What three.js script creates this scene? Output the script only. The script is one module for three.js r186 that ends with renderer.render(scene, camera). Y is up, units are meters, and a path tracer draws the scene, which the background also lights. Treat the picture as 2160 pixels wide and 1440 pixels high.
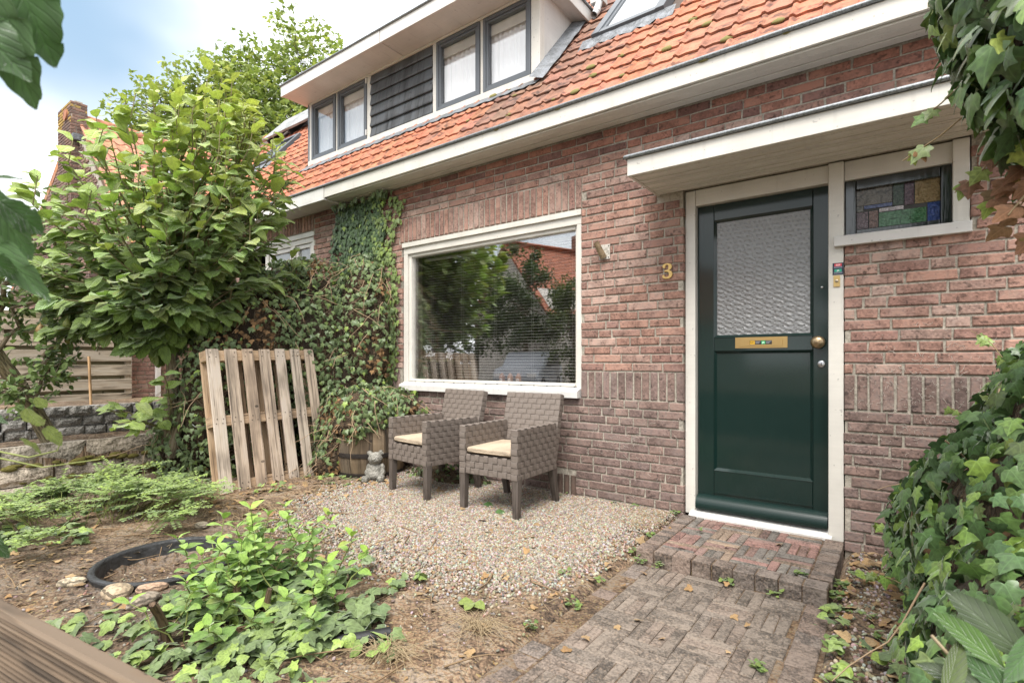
import * as THREE from 'three';
import { mergeGeometries } from 'three/addons/utils/BufferGeometryUtils.js';
import { RoundedBoxGeometry } from 'three/addons/geometries/RoundedBoxGeometry.js';
import { MarchingCubes } from 'three/addons/objects/MarchingCubes.js';
import { FontLoader } from 'three/addons/loaders/FontLoader.js';
import { TextGeometry } from 'three/addons/geometries/TextGeometry.js';

// ------------------------------------------------------------------ camera, sky, sun, exposure
// The house front is the plane z = 0 (x along it, y up, z towards the street); the path lies at y = 0.
const EYE = new THREE.Vector3(0, 1.175, 3.75), YAW = THREE.MathUtils.degToRad(36.4);
const camera = new THREE.PerspectiveCamera(2 * THREE.MathUtils.radToDeg(Math.atan(761 / 1105)), 2160 / 1522, 0.05, 400);
camera.position.copy(EYE);
camera.rotation.set(0, YAW, 0);
camera.setViewOffset(2160, 1522, 0, 0, 2160, 1440);      // level camera with a slight lens shift, so uprights stay upright
camera.focus = 3.6; camera.userData.fStop = 7;
const scene = new THREE.Scene();
const renderer = new THREE.WebGLRenderer({ antialias: true });
renderer.toneMapping = THREE.LinearToneMapping;
renderer.toneMappingExposure = 3.9;
renderer.shadowMap.enabled = true;
scene.background = skyTexture(); scene.environment = scene.background;
const sun = new THREE.DirectionalLight(new THREE.Color(1, 0.95, 0.9), 1.5);
sun.position.set(1.5, 22, 13); sun.target.position.set(-3, 0, 0);
sun.castShadow = true; sun.shadow.radius = 60; sun.shadow.mapSize.set(2048, 2048);
Object.assign(sun.shadow.camera, { left: -26, right: 26, top: 26, bottom: -26, near: 1, far: 90 });
scene.add(sun, sun.target);

function skyTexture() {
  const W = 1024, H = 512, d = new Float32Array(W * H * 4), st = (a, b, x) => { const t = Math.min(1, Math.max(0, (x - a) / (b - a))); return t * t * (3 - 2 * t); };
  for (let j = 0; j < H; j++) for (let i = 0; i < W; i++) {
    const up = ((j + 0.5) / H - 0.5) * Math.PI, ro = ((i + 0.5) / W - 0.5) * 2 * Math.PI;
    const y = Math.sin(up), x = Math.cos(ro) * Math.cos(up), z = Math.sin(ro) * Math.cos(up), h = Math.max(0, y);
    const k = 1 / (h + 0.22);
    const n = vfbm(x * k * 1.15 + 12.59, z * k * 1.15 + 22.34, y * 1.2, 6), n2 = vfbm(x * k * 0.42 + 5.21, z * k * 0.42 + 9.62, 2.2, 3);
    const cl = Math.max(st(0.34, 0.60, n * 0.62 + n2 * 0.46), st(0.40, 0.0, h) * 0.95);
    const body = 0.84 + 0.34 * (n - 0.5) * 1.6;
    const b = Math.pow(1 - h, 1.6);
    const blue = [0.085 + 0.10 * b, 0.145 + 0.085 * b, 0.225 + 0.035 * b], c = [0.60 * body, 0.608 * body, 0.617 * body], o = (j * W + i) * 4;
    for (let q = 0; q < 3; q++) d[o + q] = (blue[q] + (c[q] - blue[q]) * cl);
    d[o + 3] = 1;
  }
  const t = new THREE.DataTexture(d, W, H, THREE.RGBAFormat, THREE.FloatType);
  t.mapping = THREE.EquirectangularReflectionMapping; t.magFilter = THREE.LinearFilter; t.needsUpdate = true;
  return t;
}
// ------------------------------------------------------------------ helpers: noise and random
function h3(x, y, z) { let n = Math.imul(x, 374761393) ^ Math.imul(y, 668265263) ^ Math.imul(z, 2147483647 - 59); n = Math.imul(n ^ (n >>> 13), 1274126177); return ((n ^ (n >>> 16)) >>> 0) / 4294967296; }
function vnoise(x, y, z, per, pery) {
  const X = Math.floor(x), Y = Math.floor(y), Z = Math.floor(z), s = (t) => t * t * (3 - 2 * t), a = s(x - X), b = s(y - Y), c = s(z - Z), w = (q, p) => (p ? ((q % p) + p) % p : q), py = pery ?? per;
  const L = (p, q, t) => p + (q - p) * t, x0 = w(X, per), x1 = w(X + 1, per), y0 = w(Y, py), y1 = w(Y + 1, py);
  return L(L(L(h3(x0, y0, Z), h3(x1, y0, Z), a), L(h3(x0, y1, Z), h3(x1, y1, Z), a), b), L(L(h3(x0, y0, Z + 1), h3(x1, y0, Z + 1), a), L(h3(x0, y1, Z + 1), h3(x1, y1, Z + 1), a), b), c);
}
function vfbm(x, y, z, oct, per, pery) { let s = 0, a = 0.5, t = 0, f = 1; for (let i = 0; i < oct; i++) { s += a * vnoise(x * f, y * f, z + i * 17, per ? per * f : 0, pery ? pery * f : undefined); t += a; a *= 0.5; f *= 2; } return s / t; }
function rng(seed) { let a = seed | 0; return () => { a = (a + 0x6d2b79f5) | 0; let t = Math.imul(a ^ (a >>> 15), 1 | a); t = (t + Math.imul(t ^ (t >>> 7), 61 | t)) ^ t; return ((t ^ (t >>> 14)) >>> 0) / 4294967296; }; }
const R = rng(20240611), rr = (a, b, r = R) => a + (b - a) * r(), pick = (a, r = R) => a[Math.floor(r() * a.length)];
const clamp = (x, a = 0, b = 1) => Math.min(b, Math.max(a, x)), sst = (a, b, x) => { const t = clamp((x - a) / (b - a)); return t * t * (3 - 2 * t); }, mixn = (a, b, t) => a + (b - a) * t;
const V = (x, y, z) => new THREE.Vector3(x, y, z);
const col = (c) => (c.isColor ? c : new THREE.Color().setRGB(c[0], c[1], c[2]));

// ------------------------------------------------------------------ helpers: textures
function tex(n, fn, srgb = true, m = n) {
  const d = new Uint8Array(n * m * 4), f = new Float32Array(n * m * 3); let sum = 0;
  for (let j = 0; j < m; j++) for (let i = 0; i < n; i++) {
    const c = fn((i + 0.5) / n, (j + 0.5) / m), o = (j * n + i) * 3;
    for (let q = 0; q < 3; q++) { const v = clamp(Array.isArray(c) ? c[q] : c, 0, 2); f[o + q] = v; sum += srgb ? v ** 2.2 : 0; }
  }
  const k = srgb ? (0.8 / (sum / f.length)) ** (1 / 2.2) : 1;   // colour maps average 0.8, so that a material's colour is close to what it shows
  for (let i = 0; i < n * m; i++) { for (let q = 0; q < 3; q++) d[i * 4 + q] = clamp(f[i * 3 + q] * k) * 255; d[i * 4 + 3] = 255; }
  const t = new THREE.DataTexture(d, n, m, THREE.RGBAFormat);
  t.wrapS = t.wrapT = THREE.RepeatWrapping; t.magFilter = THREE.LinearFilter; t.minFilter = THREE.LinearMipmapLinearFilter; t.generateMipmaps = true;
  if (srgb) t.colorSpace = THREE.SRGBColorSpace;
  t.needsUpdate = true;
  return t;
}
function rep(t, s) { const c = t.clone(); c.repeat.set(s, s); c.needsUpdate = true; return c; }
const P = (u, v, k, oct, z = 0) => vfbm(u * k, v * k, z, oct, k), PS = (u, v, k, l, oct, z = 0) => vfbm(u * k, v * l, z, oct, k, l);
const T = {};
T.brick = tex(1024, (u, v) => {            // 1 m of fired clay: speckle, pale lime smears, dark kiss marks
  const f = P(u, v, 96, 3, 3), g = P(u, v, 14, 5, 9), w = P(u, v, 9, 5, 31), sm = P(u, v, 40, 4, 77);
  let c = 0.80 + (f - 0.5) * 0.34 + (g - 0.5) * 0.3;
  const lime = sst(0.47, 0.74, w * 0.72 + sm * 0.34) * 0.66, dark = sst(0.66, 0.78, P(u, v, 50, 3, 55)) * 0.3, fleck = sst(0.80, 0.86, P(u, v, 160, 2, 91)) * 0.5;
  const q = (b, l) => mixn(c * (1 - dark) * b, l, Math.min(0.75, lime + fleck * 0.4));
  return [q(1, 0.97), q(1, 1.03), q(1, 1.06)];
});
T.brickB = tex(1024, (u, v) => 0.5 + (P(u, v, 96, 4, 3) - 0.5) * 0.7 + (P(u, v, 20, 3, 5) - 0.5) * 0.5, false);
T.mortar = tex(512, (u, v) => { const f = P(u, v, 120, 3, 8), g = P(u, v, 8, 4, 2); const c = 0.82 + (f - 0.5) * 0.35 + (g - 0.5) * 0.28; return [c, c, c * 0.99]; });
T.grain = tex(512, (u, v) => {             // wood: grain along v
  const ring = PS(u, v, 22, 3, 4, 4), fine = PS(u, v, 160, 8, 3, 7), blot = P(u, v, 5, 4, 12), kx = ((u * 3) % 1) - 0.5, ky = ((v * 2.0) % 1) - 0.5, kn = Math.hypot(kx * 1.0, ky * 2.2);
  const c = 0.80 + (ring - 0.5) * 0.5 + (fine - 0.5) * 0.22 + (blot - 0.5) * 0.3 - (kn < 0.05 ? 0.28 : 0) - (sst(0.68, 0.74, PS(u, v, 60, 2, 2, 21)) * 0.2);
  return [c, c * 0.985, c * 0.965];
});
T.grainB = tex(512, (u, v) => 0.5 + (PS(u, v, 150, 5, 3, 7) - 0.5) * 0.9 + (P(u, v, 30, 2, 3) - 0.5) * 0.2, false);
T.stone = tex(512, (u, v) => { const c = 0.76 + (P(u, v, 90, 3, 1) - 0.5) * 0.6 + (P(u, v, 7, 5, 4) - 0.5) * 0.5; return [c, c, c * 0.98]; });
T.stoneB = tex(512, (u, v) => P(u, v, 14, 6, 14), false);
T.lump = tex(512, (u, v) => P(u, v, 40, 5, 33), false);
T.soil = tex(1024, (u, v) => {
  const a = P(u, v, 12, 6, 3), b = P(u, v, 120, 3, 6), s = sst(0.66, 0.72, P(u, v, 90, 2, 44)), m = sst(0.5, 0.72, P(u, v, 5, 5, 71));
  const c = 0.58 + (a - 0.5) * 0.6 + (b - 0.5) * 0.5;
  return [c + s * 0.3, c * 0.93 + s * 0.24 - m * 0.01, c * 0.86 + s * 0.14 - m * 0.03];
});
T.tile = tex(512, (u, v) => {              // clay roof tile: chalky patches and dark weathering
  const a = P(u, v, 8, 5, 5), b = P(u, v, 70, 3, 9), k = sst(0.56, 0.78, P(u, v, 11, 5, 40)) * 0.34;
  const c = 0.86 + (a - 0.5) * 0.35 + (b - 0.5) * 0.22;
  return [c * (1 - k), c * (1 - k * 0.92), c * (1 - k * 0.82)];
});
T.paint = tex(512, (u, v) => { const c = 0.955 + (P(u, v, 6, 5, 5) - 0.5) * 0.10 - sst(0.62, 0.8, PS(u, v, 40, 3, 3, 60)) * 0.03 + (PS(u, v, 6, 90, 2, 2) - 0.5) * 0.03 - sst(0.86, 0.9, P(u, v, 50, 2, 8)) * 0.15; return [c, c * 0.995, c * 0.985]; });
T.brush = tex(512, (u, v) => 0.5 + (PS(u, v, 110, 7, 3, 3) - 0.5) * 0.7 + (P(u, v, 9, 3, 5) - 0.5) * 0.6, false);
T.dots = tex(512, (u, v) => {              // cast glass with pips: 8 x 8 cells, every second row shifted
  const n = 8, wv = v + 0.012 * (P(u, v, 5, 2, 3) - 0.5), wu = u + 0.02 * (P(u, v, 6, 2, 9) - 0.5), ry = Math.floor(wv * n + 8), x = ((wu * n + (ry % 2) * 0.5 + 8) % 1) - 0.5, y = ((wv * n + 8) % 1) - 0.5, r = Math.hypot(x, y);
  return clamp(0.5 + 0.5 * (P(u, v, 12, 3, 6) - 0.5) + 0.1 * Math.sin((v * 8 + u * 4) * 6.283) - 0.45 * sst(0.30, 0.08, r));
}, false);
T.cathedral = tex(512, (u, v) => P(u + 0.03 * P(u, v, 8, 2, 2), v, 18, 4, 8), false);
T.fabric = tex(256, (u, v) => { const c = 0.9 + 0.05 * Math.sin(u * 6.283 * 64) * Math.sin(v * 6.283 * 64) + (P(u, v, 6, 4, 3) - 0.5) * 0.22; return [c, c, c]; });
T.paver = tex(1024, (u, v) => { const a = P(u, v, 10, 5, 2), b = P(u, v, 150, 3, 7), s = sst(0.62, 0.7, P(u, v, 120, 2, 19)); const c = 0.70 + (a - 0.5) * 0.5 + (b - 0.5) * 0.5; return [c + s * 0.12, c + s * 0.1, c + s * 0.08]; });
T.bark = tex(256, (u, v) => { const c = 0.72 + (PS(u, v, 30, 5, 4, 3) - 0.5) * 0.8; return [c, c * 0.98, c * 0.94]; });
T.leaf = tex(256, (u, v) => {              // lamina with midrib and side veins (u across, v along)
  const x = Math.abs(u - 0.5), rib = sst(0.035, 0.008, x), q = (v * 7 - x * 5.5) % 1, side = sst(0.12, 0.03, Math.abs(q - 0.5)) * 0.5, n = P(u, v, 10, 4, 3);
  const c = 0.78 + (n - 0.5) * 0.3 + Math.max(rib, side) * 0.17; return [c, c, c * 0.9];
});
T.leafPlain = tex(256, (u, v) => { const x = Math.abs(u - 0.5), q = (v * 6 - x * 4) % 1, c = 0.86 + (P(u, v, 7, 4, 3) - 0.5) * 0.22 + Math.max(sst(0.03, 0.008, x), sst(0.1, 0.03, Math.abs(q - 0.5)) * 0.4) * 0.09; return [c, c, c]; });
T.leafB = tex(256, (u, v) => { const x = Math.abs(u - 0.5), q = (v * 7 - x * 5.5 + 7) % 1; return clamp(0.7 - sst(0.05, 0.01, x) * 0.5 - sst(0.16, 0.02, Math.abs(q - 0.5)) * 0.35 + (P(u, v, 14, 3, 2) - 0.5) * 0.2); }, false);
T.ivy = tex(256, (u, v) => {               // veins fan out from the stalk at (0.5, 0.12)
  const x = u - 0.5, y = v - 0.12, a = Math.atan2(x, y), r = Math.hypot(x, y); let w = 0;
  for (const k of [-1.75, -0.85, 0, 0.85, 1.75]) w = Math.max(w, sst(0.02, 0.006, Math.abs(Math.sin(a - k)) * r) * (Math.cos(a - k) > 0 ? 1 : 0));
  const c = 0.74 + (P(u, v, 9, 4, 6) - 0.5) * 0.35 + w * 0.24; return [c, c, c * 0.95];
});
// ------------------------------------------------------------------ helpers: materials
function mat(c, o = {}) { const phys = ['clearcoat', 'transmission', 'sheen', 'ior', 'specularIntensity'].some((k) => k in o); const m = new (phys ? THREE.MeshPhysicalMaterial : THREE.MeshStandardMaterial)({ roughness: 0.8, ...o }); m.color.copy(col(c)); return m; }
const MT = {
  brick: mat([1, 1, 1], { map: T.brick, bumpMap: T.brickB, bumpScale: 0.0035, roughness: 0.93, vertexColors: true }),
  mortar: mat([0.42, 0.38, 0.32], { map: T.mortar, bumpMap: T.lump, bumpScale: 0.006, roughness: 0.97 }),
  cream: mat([0.76, 0.74, 0.685], { map: T.paint, roughness: 0.32, bumpMap: T.brush, bumpScale: 0.0003 }),
  white: mat([0.76, 0.75, 0.73], { map: T.paint, roughness: 0.42, bumpMap: T.brush, bumpScale: 0.0006 }),
  anthracite: mat([0.10, 0.112, 0.125], { roughness: 0.38, bumpMap: T.brush, bumpScale: 0.0006 }),
  board: mat([0.078, 0.086, 0.095], { map: T.grain, roughness: 0.55, bumpMap: T.grainB, bumpScale: 0.002 }),
  green: mat([0.0045, 0.0185, 0.0155], { roughness: 0.5, specularIntensity: 0.3, clearcoat: 0.8, clearcoatRoughness: 0.09, bumpMap: T.brush, bumpScale: 0.002 }),
  greenBar: mat([0.0045, 0.0185, 0.0155], { roughness: 0.5, specularIntensity: 0.3, clearcoat: 0.5, clearcoatRoughness: 0.3 }),
  sash: mat([0.004, 0.009, 0.008], { roughness: 0.2, clearcoat: 1, clearcoatRoughness: 0.1, bumpMap: T.brush, bumpScale: 0.003 }),
  zinc: mat([0.26, 0.28, 0.30], { metalness: 0.5, roughness: 0.5, map: rep(T.stone, 2) }),
  lead: mat([0.22, 0.235, 0.26], { metalness: 0.25, roughness: 0.6, map: rep(T.stone, 3), bumpMap: T.lump, bumpScale: 0.01 }),
  tile: mat([1, 1, 1], { map: rep(T.tile, 1.6), bumpMap: T.brickB, bumpScale: 0.004, roughness: 0.9, vertexColors: true }),
  glass: mat([1, 1, 1], { transmission: 1, thickness: 0, roughness: 0, ior: 2.25 }),
  dormerGlass: mat([1, 1, 1], { transmission: 1, thickness: 0, roughness: 0, ior: 2.1 }),
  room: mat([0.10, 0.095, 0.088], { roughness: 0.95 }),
  curtain: mat([0.74, 0.74, 0.73], { roughness: 0.95, transmission: 0.35, thickness: 0 }),
  brass: mat([0.56, 0.40, 0.17], { metalness: 1, roughness: 0.33, bumpMap: T.brush, bumpScale: 0.0008 }),
  bronze: mat([0.34, 0.25, 0.15], { metalness: 0.9, roughness: 0.34 }),
  steel: mat([0.55, 0.56, 0.57], { metalness: 1, roughness: 0.3 }),
  darkwood: mat([0.16, 0.115, 0.075], { map: T.grain, bumpMap: T.grainB, bumpScale: 0.004, roughness: 0.85 }),
  bark: mat([0.20, 0.165, 0.115], { map: rep(T.bark, 3), bumpMap: T.bark, bumpScale: 0.01, roughness: 0.95 }),
  twig: mat([0.20, 0.135, 0.075], { roughness: 0.9 }),
  greenstem: mat([0.19, 0.22, 0.06], { roughness: 0.75 }),
  straw: mat([0.36, 0.275, 0.165], { roughness: 0.95 }),
  iron: mat([0.035, 0.028, 0.024], { roughness: 0.7, metalness: 0.4, bumpMap: T.lump, bumpScale: 0.004 }),
  black: mat([0.012, 0.012, 0.013], { roughness: 0.55, bumpMap: T.lump, bumpScale: 0.003 }),
  plastic: mat([0.045, 0.047, 0.05], { roughness: 0.5, map: T.stone, bumpMap: T.lump, bumpScale: 0.004 }),
};
// ------------------------------------------------------------------ helpers: geometry
function clean(g) { const n = g.index ? g.toNonIndexed() : g; for (const k of Object.keys(n.attributes)) if (!['position', 'normal', 'uv', 'color'].includes(k)) n.deleteAttribute(k); return n; }
function merge(list) {
  const L = list.map(clean), hasC = L.some((g) => g.attributes.color);
  for (const g of L) { if (!g.attributes.uv) uvm(g); if (hasC && !g.attributes.color) paint(g, [1, 1, 1]); n0(g); }
  return L.length === 1 ? L[0] : mergeGeometries(L);
}
function n0(g) { if (!g.attributes.normal) g.computeVertexNormals(); }
function uvm(g, s = 1, ox = 0, oy = 0, swap = false) {    // uv in metres, projected along the axis each face looks along
  n0(g); const p = g.attributes.position, n = g.attributes.normal, uv = new Float32Array(p.count * 2);
  for (let i = 0; i < p.count; i++) {
    const ax = Math.abs(n.getX(i)), ay = Math.abs(n.getY(i)), az = Math.abs(n.getZ(i)); let a, b;
    if (az >= ax && az >= ay) { a = p.getX(i); b = p.getY(i); } else if (ax >= ay) { a = p.getZ(i); b = p.getY(i); } else { a = p.getX(i); b = p.getZ(i); }
    uv[i * 2] = (swap ? b : a) * s + ox; uv[i * 2 + 1] = (swap ? a : b) * s + oy;
  }
  g.setAttribute('uv', new THREE.BufferAttribute(uv, 2)); return g;
}
function paint(g, c) { const n = g.attributes.position.count, a = new Float32Array(n * 3); for (let i = 0; i < n; i++) { a[i * 3] = c[0]; a[i * 3 + 1] = c[1]; a[i * 3 + 2] = c[2]; } g.setAttribute('color', new THREE.BufferAttribute(a, 3)); return g; }
function bx(x0, x1, y0, y1, z0, z1, o = {}) {             // box by its limits, edges eased, uv in metres
  const w = x1 - x0, h = y1 - y0, d = z1 - z0, m = Math.min(w, h, d);
  const g = m > 0.012 && !o.sharp ? new RoundedBoxGeometry(w, h, d, 1, Math.min(o.r ?? 0.004, m * 0.3)) : new THREE.BoxGeometry(w, h, d);
  const q = clean(g); q.translate((x0 + x1) / 2, (y0 + y1) / 2, (z0 + z1) / 2);
  return uvm(q, o.s ?? 1, o.ox ?? R(), o.oy ?? R(), o.swap);
}
function quadsGeo(quads) { const p = []; for (const [a, b, c, d] of quads) p.push(...a, ...b, ...c, ...a, ...c, ...d); const g = new THREE.BufferGeometry(); g.setAttribute('position', new THREE.BufferAttribute(new Float32Array(p), 3)); g.computeVertexNormals(); return g; }
function tube(pts, r0, r1 = r0, k = 6, cap = true) {       // tapered tube through points
  const n = pts.length, P0 = [], N = [], I = [], U = []; let ref = V(0.31, 0.2, 0.93), acc = 0;
  for (let i = 0; i < n; i++) {
    const t = pts[Math.min(n - 1, i + 1)].clone().sub(pts[Math.max(0, i - 1)]).normalize();
    const a = ref.clone().addScaledVector(t, -ref.dot(t)); if (a.lengthSq() < 1e-4) a.set(1, 0, 0).addScaledVector(t, -t.x); a.normalize(); ref = a.clone();
    const b = t.clone().cross(a), f = i / (n - 1), r = typeof r1 === 'function' ? r1(f) : r0 + (r1 - r0) * f; if (i) acc += pts[i].distanceTo(pts[i - 1]);
    for (let j = 0; j <= k; j++) { const w = (j / k) * Math.PI * 2, d = a.clone().multiplyScalar(Math.cos(w)).addScaledVector(b, Math.sin(w)); P0.push(pts[i].x + d.x * r, pts[i].y + d.y * r, pts[i].z + d.z * r); N.push(d.x, d.y, d.z); U.push((j / k) * Math.max(0.05, r0 * 6.3), acc); }
  }
  for (let i = 0; i < n - 1; i++) for (let j = 0; j < k; j++) { const a = i * (k + 1) + j, b = a + k + 1; I.push(a, a + 1, b, b, a + 1, b + 1); }
  if (cap) for (const [i, flip] of [[0, 1], [n - 1, 0]]) { const c = P0.length / 3, s = i * (k + 1), t = pts[i].clone().sub(pts[i ? i - 1 : 1]).normalize(); P0.push(pts[i].x, pts[i].y, pts[i].z); N.push(t.x, t.y, t.z); U.push(0, 0); for (let j = 0; j < k; j++) flip ? I.push(c, s + j + 1, s + j) : I.push(c, s + j, s + j + 1); }
  const g = new THREE.BufferGeometry(); g.setAttribute('position', new THREE.BufferAttribute(new Float32Array(P0), 3)); g.setAttribute('normal', new THREE.BufferAttribute(new Float32Array(N), 3)); g.setAttribute('uv', new THREE.BufferAttribute(new Float32Array(U), 2)); g.setIndex(I);
  return g;
}
function lathe(pts, k = 24) { return new THREE.LatheGeometry(pts.map(([r, y]) => new THREE.Vector2(r, y)), k); }
function ext(shape, depth, bevel = 0) { const g = new THREE.ExtrudeGeometry(shape, { depth, bevelEnabled: bevel > 0, bevelThickness: bevel, bevelSize: bevel, bevelSegments: 1, curveSegments: 8 }); return uvm(clean(g)); }
function poly(pts) { const s = new THREE.Shape(); pts.forEach(([x, y], i) => (i ? s.lineTo(x, y) : s.moveTo(x, y))); return s; }
function prismX(pts, x0, x1) { const g = ext(poly(pts.map(([z, y]) => [-z, y])), x1 - x0); g.rotateY(Math.PI / 2); g.translate(x0, 0, 0); return uvm(g); }   // outline in (z, y), run along x
function rough(g, amp, f, seed = 0) { const p = g.attributes.position, n = g.attributes.normal; for (let i = 0; i < p.count; i++) { const x = p.getX(i), y = p.getY(i), z = p.getZ(i), d = (vfbm(x * f + seed, y * f + 3.7, z * f + 9.1, 3) - 0.5) * 2 * amp; p.setXYZ(i, x + n.getX(i) * d, y + n.getY(i) * d, z + n.getZ(i) * d); } return g; }
// ------------------------------------------------------------------ helpers: scene objects
const used = new Map();
function numbered(n) { const k = used.get(n) ?? 0; used.set(n, k + 1); return k ? n + '_' + String(k).padStart(3, '0') : n; }
function fin(o) { o.castShadow = true; o.receiveShadow = true; return o; }
function tag(o, label, category, group, kind) { o.userData.label = label; if (category) o.userData.category = category; if (group) o.userData.group = group; if (kind) o.userData.kind = kind; return o; }
function thing(name, label, category, [x, y, z] = [0, 0, 0], group) { const o = new THREE.Group(); o.name = numbered(name); o.position.set(x, y, z); scene.add(o); return tag(o, label, category, group); }
function part(name, geos, m, parent) { const o = fin(new THREE.Mesh(Array.isArray(geos) ? merge(geos) : geos, m)); o.name = parent === scene ? numbered(name) : name; parent.add(o); return o; }
function solo(name, geos, m, label, category, group) { return tag(part(name, geos, m, scene), label, category, group); }
function struct(name, geos, m, label) { const o = part(name, geos, m, scene); o.userData.kind = 'structure'; if (label) o.userData.label = label; return o; }
function dist(p) { return p.distanceTo(EYE); }
function inView(p, pad = 1.08) { const q = p.clone().sub(EYE), d = -q.x * Math.sin(YAW) - q.z * Math.cos(YAW); if (d < 0.1) return false; const u = (q.x * Math.cos(YAW) - q.z * Math.sin(YAW)) / d * 1105, v = -q.y / d * 1105; return Math.abs(u) < 1080 * pad && v > -761 * pad && v < 679 * pad; }
const UPV = V(0, 1, 0), tmpM = new THREE.Matrix4();
function pose(p, tip, nrm, s, sx = s, sz = s) {            // matrix for a leaf: base at p, length along tip, upper side along nrm
  const y = tip.clone().normalize(), z = nrm.clone().addScaledVector(y, -nrm.dot(y)); if (z.lengthSq() < 1e-6) z.set(0.3, 0.5, 0.8).addScaledVector(y, -(0.3 * y.x + 0.5 * y.y + 0.8 * y.z)); z.normalize();
  const x = y.clone().cross(z); return new THREE.Matrix4().makeBasis(x.multiplyScalar(sx), y.multiplyScalar(s), z.multiplyScalar(sz)).setPosition(p);
}
// leaves: items {m: matrix, c: colour}. The `parts` nearest ones in view become meshes of their own, the rest one instanced mesh.
function leaves(items, geo, matFn, parent, parts = 0, name = 'leaf', restName = 'foliage') {
  const at = new THREE.Vector3(), A = items.map((it) => ({ it, d: dist(at.setFromMatrixPosition(it.m)), v: parts ? inView(at) : false }));
  A.sort((a, b) => (b.v - a.v) || a.d - b.d);
  const own = A.slice(0, parts), rest = A.slice(parts);
  for (const { it } of own) {
    const o = fin(new THREE.Mesh(geo, matFn(it.c))); o.name = name; o.matrixAutoUpdate = true; it.m.decompose(o.position, o.quaternion, o.scale); parent.add(o);
  }
  if (rest.length) {
    const im = fin(new THREE.InstancedMesh(geo, matFn(null), rest.length)); im.name = restName; im.userData.kind = 'stuff';
    rest.forEach(({ it }, i) => { im.setMatrixAt(i, it.m); im.setColorAt(i, col(it.c)); }); parent.add(im);
    return im;
  }
}
function leafMats(map, o = {}) {                           // one white-based material for instances, and tints (quantised) for single leaves
  const base = { map, roughness: 1, transmission: 0.3, thickness: 0, clearcoat: 0.5, clearcoatRoughness: 0.38, side: THREE.DoubleSide, ...o }, cache = new Map();
  return (c) => { const k = c ? c.map((x) => Math.round(Math.sqrt(x) * 14)).join() : 'i'; if (!cache.has(k)) cache.set(k, mat(c ? k.split(',').map((x) => (x / 14) ** 2) : [1, 1, 1], base)); return cache.get(k); };
}
// ------------------------------------------------------------------ helpers: leaf shapes (base at 0, along +y, unit length)
function ovalLeaf({ w = 0.5, n = 5, fold = 0.12, curl = 0.15, peak = 0.45, wave = 0 } = {}) {
  const p = [], uv = [], I = [];
  for (let i = 0; i <= n; i++) { const t = i / n, k = t < peak ? Math.sin((t / peak) * Math.PI / 2) : Math.cos(((t - peak) / (1 - peak)) * Math.PI / 2), hw = w / 2 * Math.pow(Math.max(0, k), 0.8) + (i && i < n ? 0.006 : 0.002), zc = -curl * t * t;
    for (const s of [-1, 0, 1]) { p.push(s * hw, t, zc + Math.abs(s) * fold * hw * 2 + wave * Math.sin(t * 9 + s * 2) * Math.abs(s) * 0.05); uv.push(0.5 + s * 0.5 * Math.max(0.1, hw / (w / 2)), t); } }
  for (let i = 0; i < n; i++) for (let s = 0; s < 2; s++) { const a = i * 3 + s; I.push(a, a + 1, a + 3, a + 1, a + 4, a + 3); }
  const g = new THREE.BufferGeometry(); g.setAttribute('position', new THREE.BufferAttribute(new Float32Array(p), 3)); g.setAttribute('uv', new THREE.BufferAttribute(new Float32Array(uv), 2)); g.setIndex(I); g.computeVertexNormals(); return g;
}
function ivyLeaf(kind = 0, seed = 1) {                     // lobed outline, smoothed, with folded lobes and a curled edge
  const half = kind === 1 ? [[0.20, -0.06], [0.42, 0.08], [0.47, 0.32], [0.38, 0.56], [0.2, 0.80]] : kind === 2 ? [[0.20, -0.06], [0.40, 0.08], [0.54, 0.36], [0.29, 0.46], [0.17, 0.76]] : [[0.16, -0.11], [0.42, -0.03], [0.33, 0.19], [0.57, 0.42], [0.27, 0.50]];
  const r = rng(seed * 77), jit = () => (r() - 0.5) * 0.05, pts = [[0, 0.02], ...half, [0, 1], ...half.slice().reverse().map(([x, y]) => [-x, y])].map(([x, y]) => V(x + jit() * (x ? 1 : 0.4), y + jit(), 0));
  const rim = new THREE.CatmullRomCurve3(pts, true, 'catmullrom', 0.32).getPoints(26).slice(0, 26), p = [0, 0.27, 0.0], uv = [0.5, 0.34], I = [], curl = 0.14 + r() * 0.3, side = (r() - 0.5) * 0.35;
  const h = (x, y) => -curl * (y - 0.2) ** 2 * (y > 0.2 ? 1 : 0.3) - 0.32 * x * x + side * x * y + 0.05 * Math.cos(Math.atan2(x, y - 0.1) * 5) * Math.hypot(x, y - 0.2) + 0.06 * Math.abs(x);
  for (const f of [0.55, 1]) for (const q of rim) { const x = q.x * f, y = 0.27 + (q.y - 0.27) * f; p.push(x, y, h(x, y) - (f === 1 ? 0.02 * r() : 0)); uv.push(0.5 + x * 0.8, 0.12 + y * 0.8); }
  const n = rim.length; for (let i = 0; i < n; i++) { const k = (i + 1) % n; I.push(0, 1 + i, 1 + k, 1 + i, 1 + n + i, 1 + n + k, 1 + i, 1 + n + k, 1 + k); }
  const g = new THREE.BufferGeometry(); g.setAttribute('position', new THREE.BufferAttribute(new Float32Array(p), 3)); g.setAttribute('uv', new THREE.BufferAttribute(new Float32Array(uv), 2)); g.setIndex(I); g.computeVertexNormals();
  if (g.attributes.normal.getZ(0) < 0) { const J = I.slice(); for (let i = 0; i < J.length; i += 3) { const t = J[i + 1]; J[i + 1] = J[i + 2]; J[i + 2] = t; } g.setIndex(J); g.computeVertexNormals(); }
  return g;
}
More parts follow.
